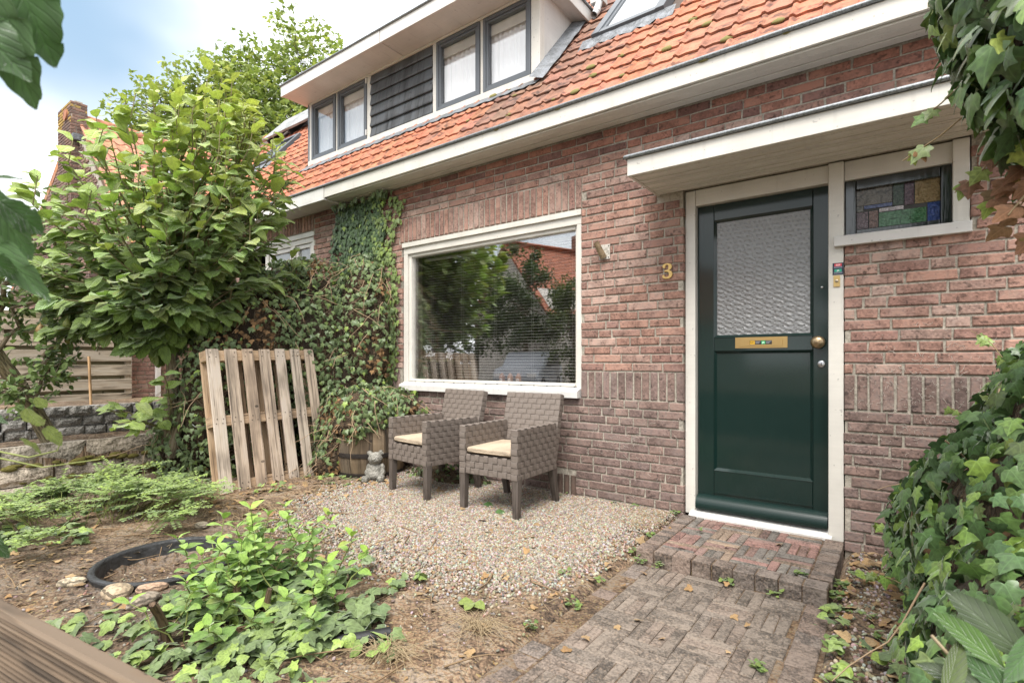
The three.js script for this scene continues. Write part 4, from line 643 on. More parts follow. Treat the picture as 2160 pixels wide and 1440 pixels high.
  spots.forEach(([x, z, ry, lab, lab2], i) => {
    let c = A; if (i) { c = A.clone(); c.name = numbered('wicker_chair'); scene.add(c); c.userData = { ...A.userData, label: lab }; }
    c.position.set(x, groundY(x, z) + 0.006, z); c.rotation.y = ry;
    const cu = thing('seat_cushion', lab2, 'cushion', [x, c.position.y + 0.44, z], 'seat cushions of the woven chairs'); cu.rotation.y = ry;
    const pad = part('pad', cg, cushionM, cu); pad.position.z = 0.045;
    const pp = []; for (let k = 0; k <= 24; k++) { const a = k / 24 * Math.PI * 2, ex = (v) => Math.sign(v) * Math.abs(v) ** 0.28; pp.push(V(ex(Math.cos(a)) * 0.2, -0.008, 0.045 + ex(Math.sin(a)) * 0.233)); } part('piping', tube(pp, 0.0045, 0.0045, 6, false), cushionM, cu);
  });
}
// ------------------------------------------------------------------ pallet leaning on the ivy
{
  const O = V(-4.575, 0.045, 1.675), Uv = V(0, 0.018, -1).normalize(), Vv = V(-0.235, 1.245, 0.02).normalize(), N = Uv.clone().cross(Vv).normalize().negate(); if (N.x < 0) N.negate();
  const pl = thing('wooden_pallet', 'weathered wooden pallet propped upright against the ivy', 'pallet', [0, 0, 0]);
  const r = rng(88), tones = [[0.53, 0.455, 0.38], [0.51, 0.42, 0.335], [0.52, 0.41, 0.315], [0.49, 0.40, 0.32], [0.54, 0.46, 0.385]];
  const ms = tones.map((t) => mat(t, { map: T.grain, bumpMap: T.grainB, bumpScale: 0.003, roughness: 0.9 })), warm = [[0.48, 0.345, 0.225], [0.43, 0.31, 0.205], [0.51, 0.375, 0.25]].map((t) => mat(t, { map: T.grain, bumpMap: T.grainB, bumpScale: 0.003, roughness: 0.9 }));
  const T4 = (g) => place(g, O, Uv, Vv, N), nails = [];
  for (let i = 0; i < 7; i++) {
    const w = rr(0.097, 0.105, r), u = 0.004 + i * 0.1545, s = rr(-0.003, 0.003, r);
    part('slat', T4(bx(u, u + w, s, 1.25 + s, 0, 0.021, { swap: false, r: 0.004 })), ms[i % 5], pl);
    for (const v of [0.05, 0.62, 1.2]) for (const [a, b] of [[0.2, -0.018], [0.8, 0.018], [0.3, 0.02], [0.72, -0.02]]) if (r() < 0.8) nails.push(T4(new THREE.CylinderGeometry(0.0045, 0.0045, 0.003, 6).rotateX(Math.PI / 2).translate(u + w * a, v + b, 0.0225)));
  }
  for (const [v, h] of [[0.006, 0.09], [0.575, 0.092], [1.148, 0.094]]) part('stringer', T4(bx(-0.002, 1.024, v, v + h, -0.095, -0.001, { swap: true })), pick(warm, r), pl);
  for (const [u, w] of [[0.0, 0.14], [0.235, 0.12], [0.43, 0.14], [0.66, 0.1], [0.882, 0.14]]) part('rear_board', T4(bx(u, u + w, rr(-0.004, 0.006, r), 1.245, -0.117, -0.096)), pick(warm, r), pl);
  part('nails', nails.map((g) => uvm(clean(g))), MT.iron, pl);
}
// metal hooks behind the pallet
{
  const h = thing('wall_hook', 'bent grey metal rods sticking out behind the pallet', 'hook', [-4.98, 0.5, 1.55]);
  [[0.10, 0.17], [-0.09, -0.05], [-0.23, -0.05]].forEach(([y, k]) => part('rod', tube([V(0.25, y + 0.03, -0.5), V(0.1, y + 0.01, -0.2), V(0.06, y, k), V(0.05, y + 0.025, k + 0.02)], 0.005, 0.005, 6), MT.steel, h));
}
// ------------------------------------------------------------------ barrel
{
  const B = thing('oak_barrel', 'old wooden barrel with iron hoops half buried in ivy', 'barrel', [-4.25, 0.045, 0.37]), H = 0.6, rad = (t) => 0.295 + 0.065 * Math.sin(Math.PI * clamp(t * 0.9 + 0.06)), r = rng(61), n = 20;
  for (let i = 0; i < n; i++) {
    const a0 = i / n * Math.PI * 2 + 0.006, a1 = (i + 1) / n * Math.PI * 2 - 0.006, q = [], o = rr(-0.002, 0.003, r);
    for (let k = 0; k < 7; k++) { const t0 = k / 7, t1 = (k + 1) / 7, p = (t, a, d = 0) => [Math.cos(a) * (rad(t) + o - d), t * H, -Math.sin(a) * (rad(t) + o - d)]; q.push([p(t0, a0), p(t0, a1), p(t1, a1), p(t1, a0)], [p(t0, a0, 0.03), p(t0, a0), p(t1, a0), p(t1, a0, 0.03)], [p(t0, a1), p(t0, a1, 0.03), p(t1, a1, 0.03), p(t1, a1)]); }
    const g = quadsGeo(q), ps = g.attributes.position, uv = new Float32Array(ps.count * 2); for (let k = 0; k < ps.count; k++) { uv[k * 2] = Math.atan2(ps.getZ(k), ps.getX(k)) * 0.32 + i * 0.37; uv[k * 2 + 1] = ps.getY(k) + i * 0.61; } g.setAttribute('uv', new THREE.BufferAttribute(uv, 2));
    part('stave', g, mat(pick([[0.18, 0.135, 0.085], [0.155, 0.115, 0.075], [0.21, 0.155, 0.098], [0.14, 0.11, 0.077]], r), { map: T.grain, bumpMap: T.grainB, bumpScale: 0.006, roughness: 0.9 }), B);
  }
  for (const [t, w] of [[0.40, 0.042], [0.86, 0.04], [0.08, 0.04]]) { const pts = [[rad(t - w / H / 2) + 0.002, t * H - w / 2], [rad(t - w / H / 2) + 0.006, t * H - w / 2], [rad(t + w / H / 2) + 0.006, t * H + w / 2], [rad(t + w / H / 2) + 0.002, t * H + w / 2]]; part('hoop', lathe(pts, 40), MT.iron, B); }
  part('soil_fill', uvm(new THREE.CylinderGeometry(0.27, 0.27, 0.05, 20).translate(0, 0.53, 0)), mat([0.06, 0.045, 0.035], { roughness: 1 }), B);
}
// ------------------------------------------------------------------ stone bear
{
  const N = 72, mc = new MarchingCubes(N, mat([1, 1, 1]), false, false, 200000), S = 0.17, blobs = [];
  const E = (x, y, z, a, b, c) => blobs.push([x, y, z, a, b, c]);
  E(0, 0.085, 0, 0.066, 0.08, 0.06); E(0, 0.055, 0.01, 0.072, 0.055, 0.062); E(0, 0.20, 0.008, 0.064, 0.056, 0.058); E(0, 0.19, 0.058, 0.03, 0.024, 0.028); E(0, 0.204, 0.085, 0.011, 0.009, 0.008);
  for (const s of [-1, 1]) { E(s * 0.05, 0.247, 0, 0.023, 0.023, 0.014); E(s * 0.062, 0.115, 0.012, 0.022, 0.04, 0.024); E(s * 0.075, 0.075, 0.03, 0.02, 0.03, 0.021); E(s * 0.062, 0.03, 0.065, 0.031, 0.029, 0.055); E(s * 0.07, 0.034, 0.115, 0.031, 0.034, 0.02); }
  const sdf = (x, y, z) => { let d = 9; for (const [a, b, c, p, q, w] of blobs) { const k = Math.hypot((x - a) / p, (y - b) / q, (z - c) / w), e = (k - 1) * Math.min(p, q, w), h = clamp(0.5 + 0.5 * (d - e) / 0.009); d = mixn(d, e, h) - 0.009 * h * (1 - h); } return d + (vfbm(x * 55, y * 55, z * 55, 3) - 0.5) * 0.010; };
  for (let k = 0; k < N; k++) for (let j = 0; j < N; j++) for (let i = 0; i < N; i++) { const f = (v) => (v / (N / 2) - 1) * S; mc.field[k * N * N + j * N + i] = -sdf(f(i), f(j) + 0.13, f(k) + 0.02); }
  mc.isolation = 0; mc.update();
  const n = mc.count, g = new THREE.BufferGeometry(); g.setAttribute('position', new THREE.BufferAttribute(mc.positionArray.slice(0, n * 3).map((v) => v * S), 3)); g.setAttribute('normal', new THREE.BufferAttribute(mc.normalArray.slice(0, n * 3), 3)); uvm(g, 3);
  g.translate(0, 0.13, 0.02);
  const b = solo('bear_statue', g, mat([0.36, 0.345, 0.31], { map: rep(T.stone, 2), bumpMap: rep(T.stoneB, 3), bumpScale: 0.012, roughness: 0.95 }), 'small grey stone teddy bear sitting in front of the barrel', 'statue');
  b.position.set(-3.90, groundY(-3.9, 0.6) + 0.0, 0.585); b.rotation.set(0, 0.62, 0.03); b.scale.setScalar(1.02);
}
// ------------------------------------------------------------------ round black tub sunk in the soil
{
  const x = -3.36, z = 2.50, tb = thing('sunken_tub', 'round black plastic tub sunk into the soil up to its rim', 'tub', [x, 0.014, z]);
  part('rim', uvm(lathe([[0.325, -0.09], [0.334, 0.02], [0.337, 0.034], [0.347, 0.039], [0.365, 0.036], [0.37, 0.026], [0.362, 0.016], [0.357, -0.07]], 56)), MT.plastic, tb);
  const fl = new THREE.CircleGeometry(0.34, 40); fl.rotateX(-Math.PI / 2); fl.translate(0, -0.075, 0); uvm(fl); part('soil', fl, mat([0.15, 0.115, 0.09], { map: T.soil, bumpMap: T.lump, bumpScale: 0.05, roughness: 1 }), tb);
}
// ------------------------------------------------------------------ stone terrace walls
function block(x0, x1, y0, y1, z0, z1, amp, seed) { const g = new THREE.BoxGeometry(x1 - x0, y1 - y0, z1 - z0, 1, 3, 5); const p = g.attributes.position, hx = (x1 - x0) / 2, hy = (y1 - y0) / 2, hz = (z1 - z0) / 2; for (let i = 0; i < p.count; i++) { const x = p.getX(i), y = p.getY(i), z = p.getZ(i), e = Math.max(Math.abs(y) / hy, Math.abs(z) / hz), n = (k) => vfbm(x * 9 + seed + k, y * 9 + 1, z * 9 + k * 2, 3) - 0.5; p.setXYZ(i, x + (x > 0 ? n(1) * amp * 2.2 - (e > 0.95 ? 0.02 : 0) : 0), y + n(4) * amp, z + n(7) * amp); } g.translate((x0 + x1) / 2, (y0 + y1) / 2, (z0 + z1) / 2); const q = clean(g); q.computeVertexNormals(); return uvm(q, 1.5, seed, seed * 0.7); }
{
  const r = rng(12), gran = [[0.46, 0.39, 0.315], [0.42, 0.36, 0.295], [0.49, 0.42, 0.34], [0.38, 0.335, 0.28]].map((t) => mat(t, { map: T.stone, bumpMap: T.stoneB, bumpScale: 0.03, roughness: 0.95 })), grey = [[0.32, 0.31, 0.295], [0.28, 0.275, 0.265], [0.36, 0.345, 0.325]].map((t) => mat(t, { map: T.stone, bumpMap: T.stoneB, bumpScale: 0.03, roughness: 0.95 }));
  const lo = thing('stone_wall', 'low wall of long rough buff granite blocks with moss', 'wall', [-6.08, 0, 2]), hi = thing('stone_wall', 'upper terrace wall of squared dark grey stone blocks below the fence', 'wall', [-7.0, 0.3, 2]);
  let y = -0.03; for (const h of [0.13, 0.15, 0.185]) { let z = -1.25 - r() * 0.2; while (z < 1.9) { const l = rr(0.28, 0.62, r); part('stone', block(-0.12, rr(0.0, 0.05, r) - (y > 0.2 ? 0.03 : 0), y + 0.006, y + h - 0.004, z + 0.006, z + l - 0.006, 0.035, r() * 40), pick(gran, r), lo); z += l; } y += h; }
  part('backing', bx(-0.3, -0.06, -0.05, 0.40, -1.3, 1.9), mat([0.08, 0.07, 0.06], { roughness: 1 }), lo);
  const moss = []; for (let i = 0; i < 90; i++) { const g = new THREE.IcosahedronGeometry(rr(0.012, 0.035, r), 1); rough(g, 0.012, 50, i); g.scale(0.6, 0.7, 1.6); const zz = rr(-0.9, 0.75, r); g.translate(rr(0.0, 0.035, r), pick([0.10, 0.115, 0.25, 0.262, 0.12], r) + rr(-0.02, 0.03, r), zz); moss.push(clean(g)); } part('moss', moss, mat([0.17, 0.15, 0.035], { roughness: 1, bumpMap: T.lump, bumpScale: 0.01 }), lo).userData.kind = 'stuff';
  for (let k = 0; k < 4; k++) { let z = -1.2 - (k % 2) * 0.1; while (z < 1.4) { const l = rr(0.17, 0.24, r); part('stone', block(-0.1, rr(0.0, 0.025, r), -0.03 + k * 0.107, 0.073 + k * 0.107, z + 0.005, z + l - 0.005, 0.02, r() * 40), pick(grey, r), hi); z += l; } }
  part('backing', bx(-0.25, -0.05, -0.1, 0.36, -1.3, 1.45), mat([0.10, 0.095, 0.09], { roughness: 1 }), hi);
}
// ------------------------------------------------------------------ plank fence, pole, annexe and far house
{
  const r = rng(400), f = thing('plank_fence', 'grey weathered fence of overlapping horizontal planks on the terrace', 'fence', [-9.0, 0.55, 0.9]);
  const wd = [[0.44, 0.385, 0.305], [0.40, 0.35, 0.28], [0.47, 0.405, 0.32]].map((t) => mat(t, { map: T.grain, bumpMap: T.grainB, bumpScale: 0.004, roughness: 0.95 })), back = mat([0.30, 0.27, 0.17], { map: T.grain, roughness: 0.95 });
  for (let i = 0; i < 6; i++) { part('plank', bx(0, 0.022, 0.02 + i * 0.2, 0.02 + i * 0.2 + 0.148, 0.0, 3.9, { swap: true }), pick(wd, r), f); part('back_plank', bx(-0.065, -0.045, 0.12 + i * 0.2, 0.12 + i * 0.2 + 0.145, 0.0, 3.9, { swap: true }), back, f); }
  for (const z of [0.0, 1.35, 2.9]) part('post', bx(-0.043, -0.002, -0.1, 1.17, z, z + 0.075), pick(wd, r), f);
  solo('wooden_pole', tube([V(-7.42, 0.60, 1.79), V(-7.46, 1.225, 1.80)], 0.014, 0.014, 8), mat([0.56, 0.36, 0.19], { map: T.grain, roughness: 0.6 }), 'thin yellow wooden pole standing before the plank fence', 'pole');
}
function bricksFacingX(list, x, r, parent) { const gs = list.map(([a, b, c, d, t]) => brickGeo(a, b, c, d, 0.06, pick(t, r), r)); const g = merge(gs); g.rotateY(Math.PI / 2); g.translate(x, 0, 0); part('brick_courses', g, MT.brick, parent).userData.kind = 'stuff'; }
{
  const r = rng(71), an = thing('brick_annexe', 'low red-brick annexe with a white post at the end of the plank fence', 'building', [-9.1, 0.5, 0]);
  part('wall', [bx(-1.5, -0.012, -0.1, 2.1, -1.6, 0.86)], MT.mortar, an);
  const L = []; courses(-0.86, 1.6, 0.0, 2.1, 0.066, TONE.red, [], r, L); bricksFacingX(L, 0, r, an);
  part('white_post', bx(0.002, 0.05, 0, 2.1, 0.50, 0.565), MT.white, an); part('white_post', bx(0.002, 0.05, 0, 2.1, -0.20, -0.10), MT.white, an);
  const w = []; for (let i = 0; i < 9; i++) w.push(tube([V(0.03, 0.2, 0.42 - i * 0.05), V(0.035, 1.5, 0.25 - i * 0.018)], 0.004, 0.003, 4)); part('climbing_stems', w, MT.twig, an).userData.kind = 'stuff';
}
{
  const r = rng(505), h = thing('gabled_house', 'distant brown brick house with tall chimney and faded pantile roof', 'house', [-14.3, 0, 0.27]);
  const ridge = 6.38, xr = 3.1, yr = 3.25, xl = -6.2, yl = 2.9, rake = (x) => (x < 0 ? mixn(ridge, yl, x / xl) : mixn(ridge, yr, x / xr));
  const wall = ext(poly([[xl + 0.2, -0.2], [xr - 0.2, -0.2], [xr - 0.2, rake(xr - 0.2) - 0.12], [0, ridge - 0.12], [xl + 0.2, rake(xl + 0.2) - 0.12]]), 8); wall.translate(0, 0, -8.02); part('wall', uvm(wall), MT.mortar, h);
  const L = []; courses(xl + 0.25, xr - 0.25, 0.6, ridge - 0.2, 0.066, TONE.far, [[-2.6, -1.9, 1.9, 3.0], [-0.4, 0.4, 1.5, 2.6]], r, L);
  part('brick_courses', L.filter(([a, b, , d]) => d < Math.min(rake(a), rake(b)) - 0.1).map(([a, b, c, d, t]) => brickGeo(a, b, c, d, 0.05, pick(t, r), r)), MT.brick, h).userData.kind = 'stuff';
  for (const [x0, x1, y0, y1] of [[-2.6, -1.9, 1.9, 3.0], [-0.4, 0.4, 1.5, 2.6]]) { const w = part('window', [bx(x0, x0 + 0.07, y0, y1, -0.08, -0.01), bx(x1 - 0.07, x1, y0, y1, -0.08, -0.01), bx(x0 + 0.071, x1 - 0.071, y1 - 0.07, y1, -0.08, -0.01), bx(x0 + 0.071, x1 - 0.071, y0, y0 + 0.08, -0.08, 0.03)], MT.white, h); part('pane', bx(x0 + 0.06, x1 - 0.06, y0 + 0.06, y1 - 0.06, -0.06, -0.055, { sharp: 1 }), mat([0.1, 0.11, 0.12], { roughness: 0.1, clearcoat: 1 }), w); }
  const L2 = []; courses(-0.5, 7.5, 0.4, yr - 0.15, 0.066, TONE.far, [], r, L2); bricksFacingX(L2, xr - 0.185, r, h);
  // roof plane facing the garden, pantiles
  const ux = V(-xr, ridge - yr, 0).normalize(), len = Math.hypot(xr, ridge - yr), nn = V(-ux.y, ux.x, 0).multiplyScalar(-1), Zd = V(0, 0, -1);
  const slab = new THREE.BoxGeometry(len + 0.3, 0.08, 8.3); const roof = part('roof', [uvm(clean(slab).applyMatrix4(new THREE.Matrix4().makeBasis(ux, nn, V(0, 0, -1)).setPosition(xr / 2, (ridge + yr) / 2 - 0.02, -4.2))), (() => { const l2 = Math.hypot(xl, ridge - yl), u2 = V(-xl, ridge - yl, 0).normalize(), n2 = V(-u2.y, u2.x, 0); return uvm(clean(new THREE.BoxGeometry(l2 + 0.2, 0.08, 8.3)).applyMatrix4(new THREE.Matrix4().makeBasis(u2, n2, V(0, 0, 1)).setPosition(xl / 2, (ridge + yl) / 2 - 0.03, -4.2))); })()], mat([0.12, 0.075, 0.05], { roughness: 1 }), h);
  const rest = [], E = 0.31, W = 0.24; let cnt = 0;
  for (let i = 0; i < Math.floor((len + 0.2) / E); i++) for (let k = 0; k < 32; k++) {
    const s = i * E, o = V(xr - 0.02, yr, -0.03).addScaledVector(ux, s).addScaledVector(Zd, k * W).addScaledVector(nn, 0.045); if (k > 4 && k < 9 && i > 7 && i < 11) continue;
    const b = pick([[0.50, 0.24, 0.14], [0.46, 0.21, 0.125], [0.53, 0.27, 0.165], [0.42, 0.20, 0.13]], r).map((c) => c * rr(0.9, 1.1, r));
    const g = place(tileGeo(W, E + 0.06, r, b, PAN), o, Zd, ux, nn); if (k < 16 && i > 3 && cnt < 150) { cnt++; part('tile', g, MT.tile, roof); } else rest.push(g);
  }
  part('tile_rows', rest, MT.tile, roof).userData.kind = 'stuff';
  const rg = []; for (let k = 0; k < 26; k++) rg.push(paint(uvm(new THREE.CylinderGeometry(0.12, 0.125, 0.33, 8).rotateX(Math.PI / 2).translate(0, ridge + 0.04, 0.0 - k * 0.32)), [0.48, 0.21, 0.12])); for (let k = 0; k < 22; k++) rg.push(paint(bx(-0.07, 0.10, -0.16, 0.17, -0.03, 0.05, { sharp: 1 }).applyMatrix4(new THREE.Matrix4().makeRotationZ(Math.atan2(ridge - yl, -xl) - Math.PI / 2).setPosition(-0.12 + (xl + 0.1) * (k + 0.5) / 22, ridge - 0.02 + (yl - ridge) * (k + 0.5) / 22, -0.06)), [0.46, 0.2, 0.11].map((c) => c * rr(0.85, 1.15, r)))); part('ridge_tiles', rg, MT.tile, roof);
  // roof window and chimney
  const wn = place(bx(1.25, 2.25, 2.75, 3.6, 0.06, 0.14), V(xr, yr, 0.16), Zd, ux, nn), fw = part('roof_window', wn, MT.anthracite, h); part('pane', place(bx(1.35, 2.15, 2.83, 3.5, 0.141, 0.15, { sharp: 1 }), V(xr, yr, 0.16), Zd, ux, nn), mat([0.1, 0.11, 0.12], { roughness: 0.04, clearcoat: 1, ior: 2 }), fw);
  const ch = part('chimney', [bx(-0.62, 0.29, 0.6, 6.66, -0.145, 0.12), bx(-0.55, 0.2, 6.66, 6.72, -0.1, 0.04)], MT.mortar, h); const C1 = [], C2 = [];
  courses(-0.63, 0.30, 0.6, 6.66, 0.066, TONE.far, [], r, C1, 0.21, 0.1, 0.014); courses(-0.132, 0.155, 4.4, 6.66, 0.066, TONE.far, [], r, C2, 0.21, 0.1, 0.014);
  const c1 = merge(C1.map(([a, b, c, d, t]) => brickGeo(a, b, c, d, 0.05, d > 6.25 && r() < 0.55 ? [0.42, 0.27, 0.07] : pick(t, r), r))); c1.translate(0, 0, 0.133); part('brick_courses', c1, MT.brick, ch).userData.kind = 'stuff';
  const c2 = merge(C2.map(([a, b, c, d, t]) => brickGeo(a, b, c, d, 0.05, d > 6.45 && r() < 0.3 ? [0.40, 0.28, 0.09] : pick(t, r), r))); c2.rotateY(Math.PI / 2); c2.translate(0.302, 0, 0); part('brick_courses', c2, MT.brick, ch).userData.kind = 'stuff';
  part('lead_flashing', [bx(0.29, 0.42, 5.82, 5.95, -0.30, 0.12), bx(-0.1, 0.40, 5.95, 6.12, -0.33, -0.15)].map((g) => g), MT.lead, ch);
}
// ------------------------------------------------------------------ plants
function rdir(r) { const z = rr(-1, 1, r), a = rr(0, Math.PI * 2, r), s = Math.sqrt(1 - z * z); return V(s * Math.cos(a), z, s * Math.sin(a)); }
function mixc(a, b, t, r, v = 0.14) { const k = 1 + rr(-v, v, r); return a.map((x, i) => mixn(x, b[i], t) * k); }
function bend(a, b, k, r, n = 5) { const o = []; for (let i = 0; i <= n; i++) { const t = i / n, p = a.clone().lerp(b, t); const w = Math.sin(t * Math.PI); o.push(p.add(V(rr(-k, k, r) * w, rr(-k, k, r) * w * 0.7 + k * 0.6 * w, rr(-k, k, r) * w))); } return o; }
function meander(p, dir, len, r, n = 8, wob = 0.35, fall = 0) { const o = [p.clone()], d = dir.clone().normalize(); for (let i = 0; i < n; i++) { d.add(V(rr(-wob, wob, r), rr(-wob, wob, r) - fall, rr(-wob, wob, r))).normalize(); o.push(o[o.length - 1].clone().addScaledVector(d, len / n)); } return o; }
// --- magnolia: upright shoots with big leaves
{
  const r = rng(1717), base = V(-5.62, 0.36, 1.62), C = V(-5.60, 2.42, 1.66), t = thing('magnolia_tree', 'bushy young magnolia with big glossy bright green leaves behind the pallet', 'tree', [0, 0, 0]);
  const wood = [], L = [], trunkTop = V(-5.62, 1.25, 1.64);
  const trunk = part('trunk', [tube(bend(base.clone().add(V(0, -0.1, 0)), trunkTop, 0.04, r), 0.07, 0.05, 9), tube(bend(base.clone().add(V(0.06, -0.1, 0.05)), trunkTop.clone().add(V(0.25, 0.1, -0.2)), 0.05, r), 0.045, 0.035, 8)], MT.bark, t);
  const young = [0.54, 0.63, 0.12], mid = [0.32, 0.455, 0.085], dark = [0.18, 0.30, 0.06];
  const leaf = (p, out, s, age) => { const d = out.clone().multiplyScalar(0.9).add(V(rr(-0.5, 0.5, r), rr(-0.35, 0.25, r) - (1 - age) * 0.25, rr(-0.5, 0.5, r))).normalize(), up = V(rr(-0.35, 0.35, r), 1, rr(-0.35, 0.35, r)).addScaledVector(V(0.6, 0, 0.65), 0.25 + (1 - age) * 0.7); L.push({ m: pose(p, d, up, s * rr(0.6, 1.15, r), s * rr(0.6, 1.1, r)), c: age > 0.5 ? mixc(mid, young, age * 2 - 1, r) : mixc(dark, mid, age * 2, r) }); };
  const n = 205;
  for (let i = 0; i < n; i++) {
    // shoots end on an egg-shaped shell that is wide at mid height and pointed above
    const a = i * 2.39996 + rr(-0.2, 0.2, r), v = ((i + 0.5) / n), hy = mixn(-1.0, 1.0, v), wid = Math.sqrt(Math.max(0.05, 1 - (hy * 0.92) ** 2)) * (hy > 0 ? 1 - 0.5 * hy : 1.0 - 0.12 * hy * hy), rad = 1.15 * wid * Math.sqrt(rr(0.35, 1.1, r));
    const lean = hy > 0 ? 0.5 * Math.pow(hy, 0.8) : 0.42 * hy, end = C.clone().add(V(Math.cos(a) * rad + 0.805 * lean, hy * 1.12 + rr(-0.15, 0.18, r), Math.sin(a) * rad * 0.95 - 0.593 * lean));
    const st = trunkTop.clone().lerp(C, clamp(0.1 + 0.35 * (hy + 1) * 0.5 * r())), pts = bend(st, end, 0.10, r, 6);
    if (hy > -0.2) pts.push(end.clone().add(V(rr(-0.06, 0.06, r), rr(0.12, 0.30, r), rr(-0.06, 0.06, r))));
    wood.push(tube(pts, 0.013, 0.0035, 5));
    const m = 27, curve = new THREE.CatmullRomCurve3(pts), up = clamp((hy + 1) / 2);
    for (let k = 4; k < m; k++) { const f = k / (m - 1), p = curve.getPoint(f), tan = curve.getTangent(f), out = V(p.x - C.x, 0, p.z - C.z).normalize().add(rdir(r).multiplyScalar(0.9)).addScaledVector(tan, 0.35 + f * 0.4); leaf(p, out, mixn(0.2, 0.165, up) * (k === m - 1 ? 0.75 : 1), clamp(0.08 + up * 0.62 * f + (f - 0.6) * 0.6 * up + rr(-0.12, 0.16, r))); }
  }
  for (const [px, py, pz, len] of [[-5.35, 0.75, 1.95, 0.5], [-5.5, 0.55, 2.05, 0.55], [-5.75, 0.7, 2.1, 0.5], [-5.3, 1.0, 1.75, 0.4]]) { const a = V(-5.6, 0.5, 1.65), b = V(px, py, pz).add(V(0.1, 0.08, 0.12)); wood.push(tube(bend(a, b, 0.05, r), 0.011, 0.004, 5)); for (let k = 0; k < 9; k++) leaf(a.clone().lerp(b, 0.35 + k * 0.075), V(rr(-1, 1, r), 0.3, rr(-1, 1, r)), 0.17, rr(0.25, 0.6, r)); }
  part('branches', wood, mat([0.22, 0.19, 0.10], { roughness: 0.9 }), t);
  leaves(L, G.broad, LM.magnolia, t, 300);
}
// --- pear tree leaning over the terrace
{
  const r = rng(808), t = thing('pear_tree', 'leaning old pear tree with small leaves and hard green pears', 'tree', [0, 0, 0]), wood = [], L = [], pears = [];
  const b0 = V(-6.42, 0.32, 2.32), top = V(-6.5, 1.42, 2.82);
  const trunk = part('trunk', tube([b0, V(-6.43, 0.6, 2.43), V(-6.45, 0.95, 2.58), top, V(-6.55, 1.75, 2.95)], 0.072, 0.055, 10), mat([0.23, 0.195, 0.115], { map: rep(T.bark, 4), bumpMap: rep(T.bark, 4), bumpScale: 0.012, roughness: 0.95 }), t);
  const green = [0.085, 0.155, 0.035], pale = [0.17, 0.24, 0.06];
  const limb = (a, b, w, nl) => { const pts = bend(a, b, 0.12, r, 8), c = new THREE.CatmullRomCurve3(pts); wood.push(tube(pts, w, 0.005, 6)); for (let k = 0; k < nl; k++) { const f = rr(0.15, 1, r), p = c.getPoint(f), q = p.clone().add(rdir(r).multiplyScalar(rr(0.04, 0.22, r))); if (r() < 0.35) wood.push(tube([p, q], 0.004, 0.002, 4)); for (let j = 0; j < 3; j++) L.push({ m: pose(q.clone().add(rdir(r).multiplyScalar(0.03)), rdir(r).add(V(0, -0.25, 0)), V(rr(0, 0.8, r), 1, rr(0, 0.8, r)), rr(0.055, 0.085, r)), c: mixc(green, pale, r(), r) }); if (r() < 0.035) pears.push(p.clone().add(V(0.02, -0.1, 0.02))); } };
  limb(top, V(-5.95, 2.35, 2.35), 0.03, 60); limb(V(-6.45, 1.0, 2.6), V(-5.75, 1.62, 2.05), 0.026, 70); limb(top, V(-6.2, 2.75, 3.0), 0.03, 60); limb(V(-6.5, 1.5, 2.85), V(-6.9, 2.9, 2.2), 0.03, 70); limb(V(-6.46, 1.2, 2.7), V(-6.3, 1.15, 3.0), 0.02, 40); limb(V(-6.44, 0.8, 2.5), V(-6.1, 1.15, 2.35), 0.02, 55); limb(V(-6.46, 1.25, 2.72), V(-5.7, 2.02, 2.35), 0.022, 60); limb(V(-6.4, 0.7, 2.45), V(-6.0, 0.95, 2.75), 0.016, 45);
  part('branches', wood, MT.bark, t);
  for (const p of [V(-5.80, 1.42, 2.03), V(-5.86, 1.40, 2.06), V(-5.95, 1.5, 2.35), V(-5.9, 2.03, 2.3), V(-5.78, 1.97, 2.14), V(-6.1, 1.45, 2.5)].concat(pears.slice(0, 6))) { const g = lathe([[0, -0.035], [0.022, -0.032], [0.034, -0.014], [0.034, 0.006], [0.024, 0.028], [0.013, 0.045], [0.003, 0.052], [0.002, 0.075]], 12); g.translate(p.x, p.y, p.z); part('pear', uvm(g), mat(pick([[0.27, 0.25, 0.07], [0.33, 0.22, 0.08], [0.24, 0.27, 0.07]], r), { roughness: 0.55, map: T.stone }), t); }
  leaves(L, G.oval, LM.soft, t, 0);
}
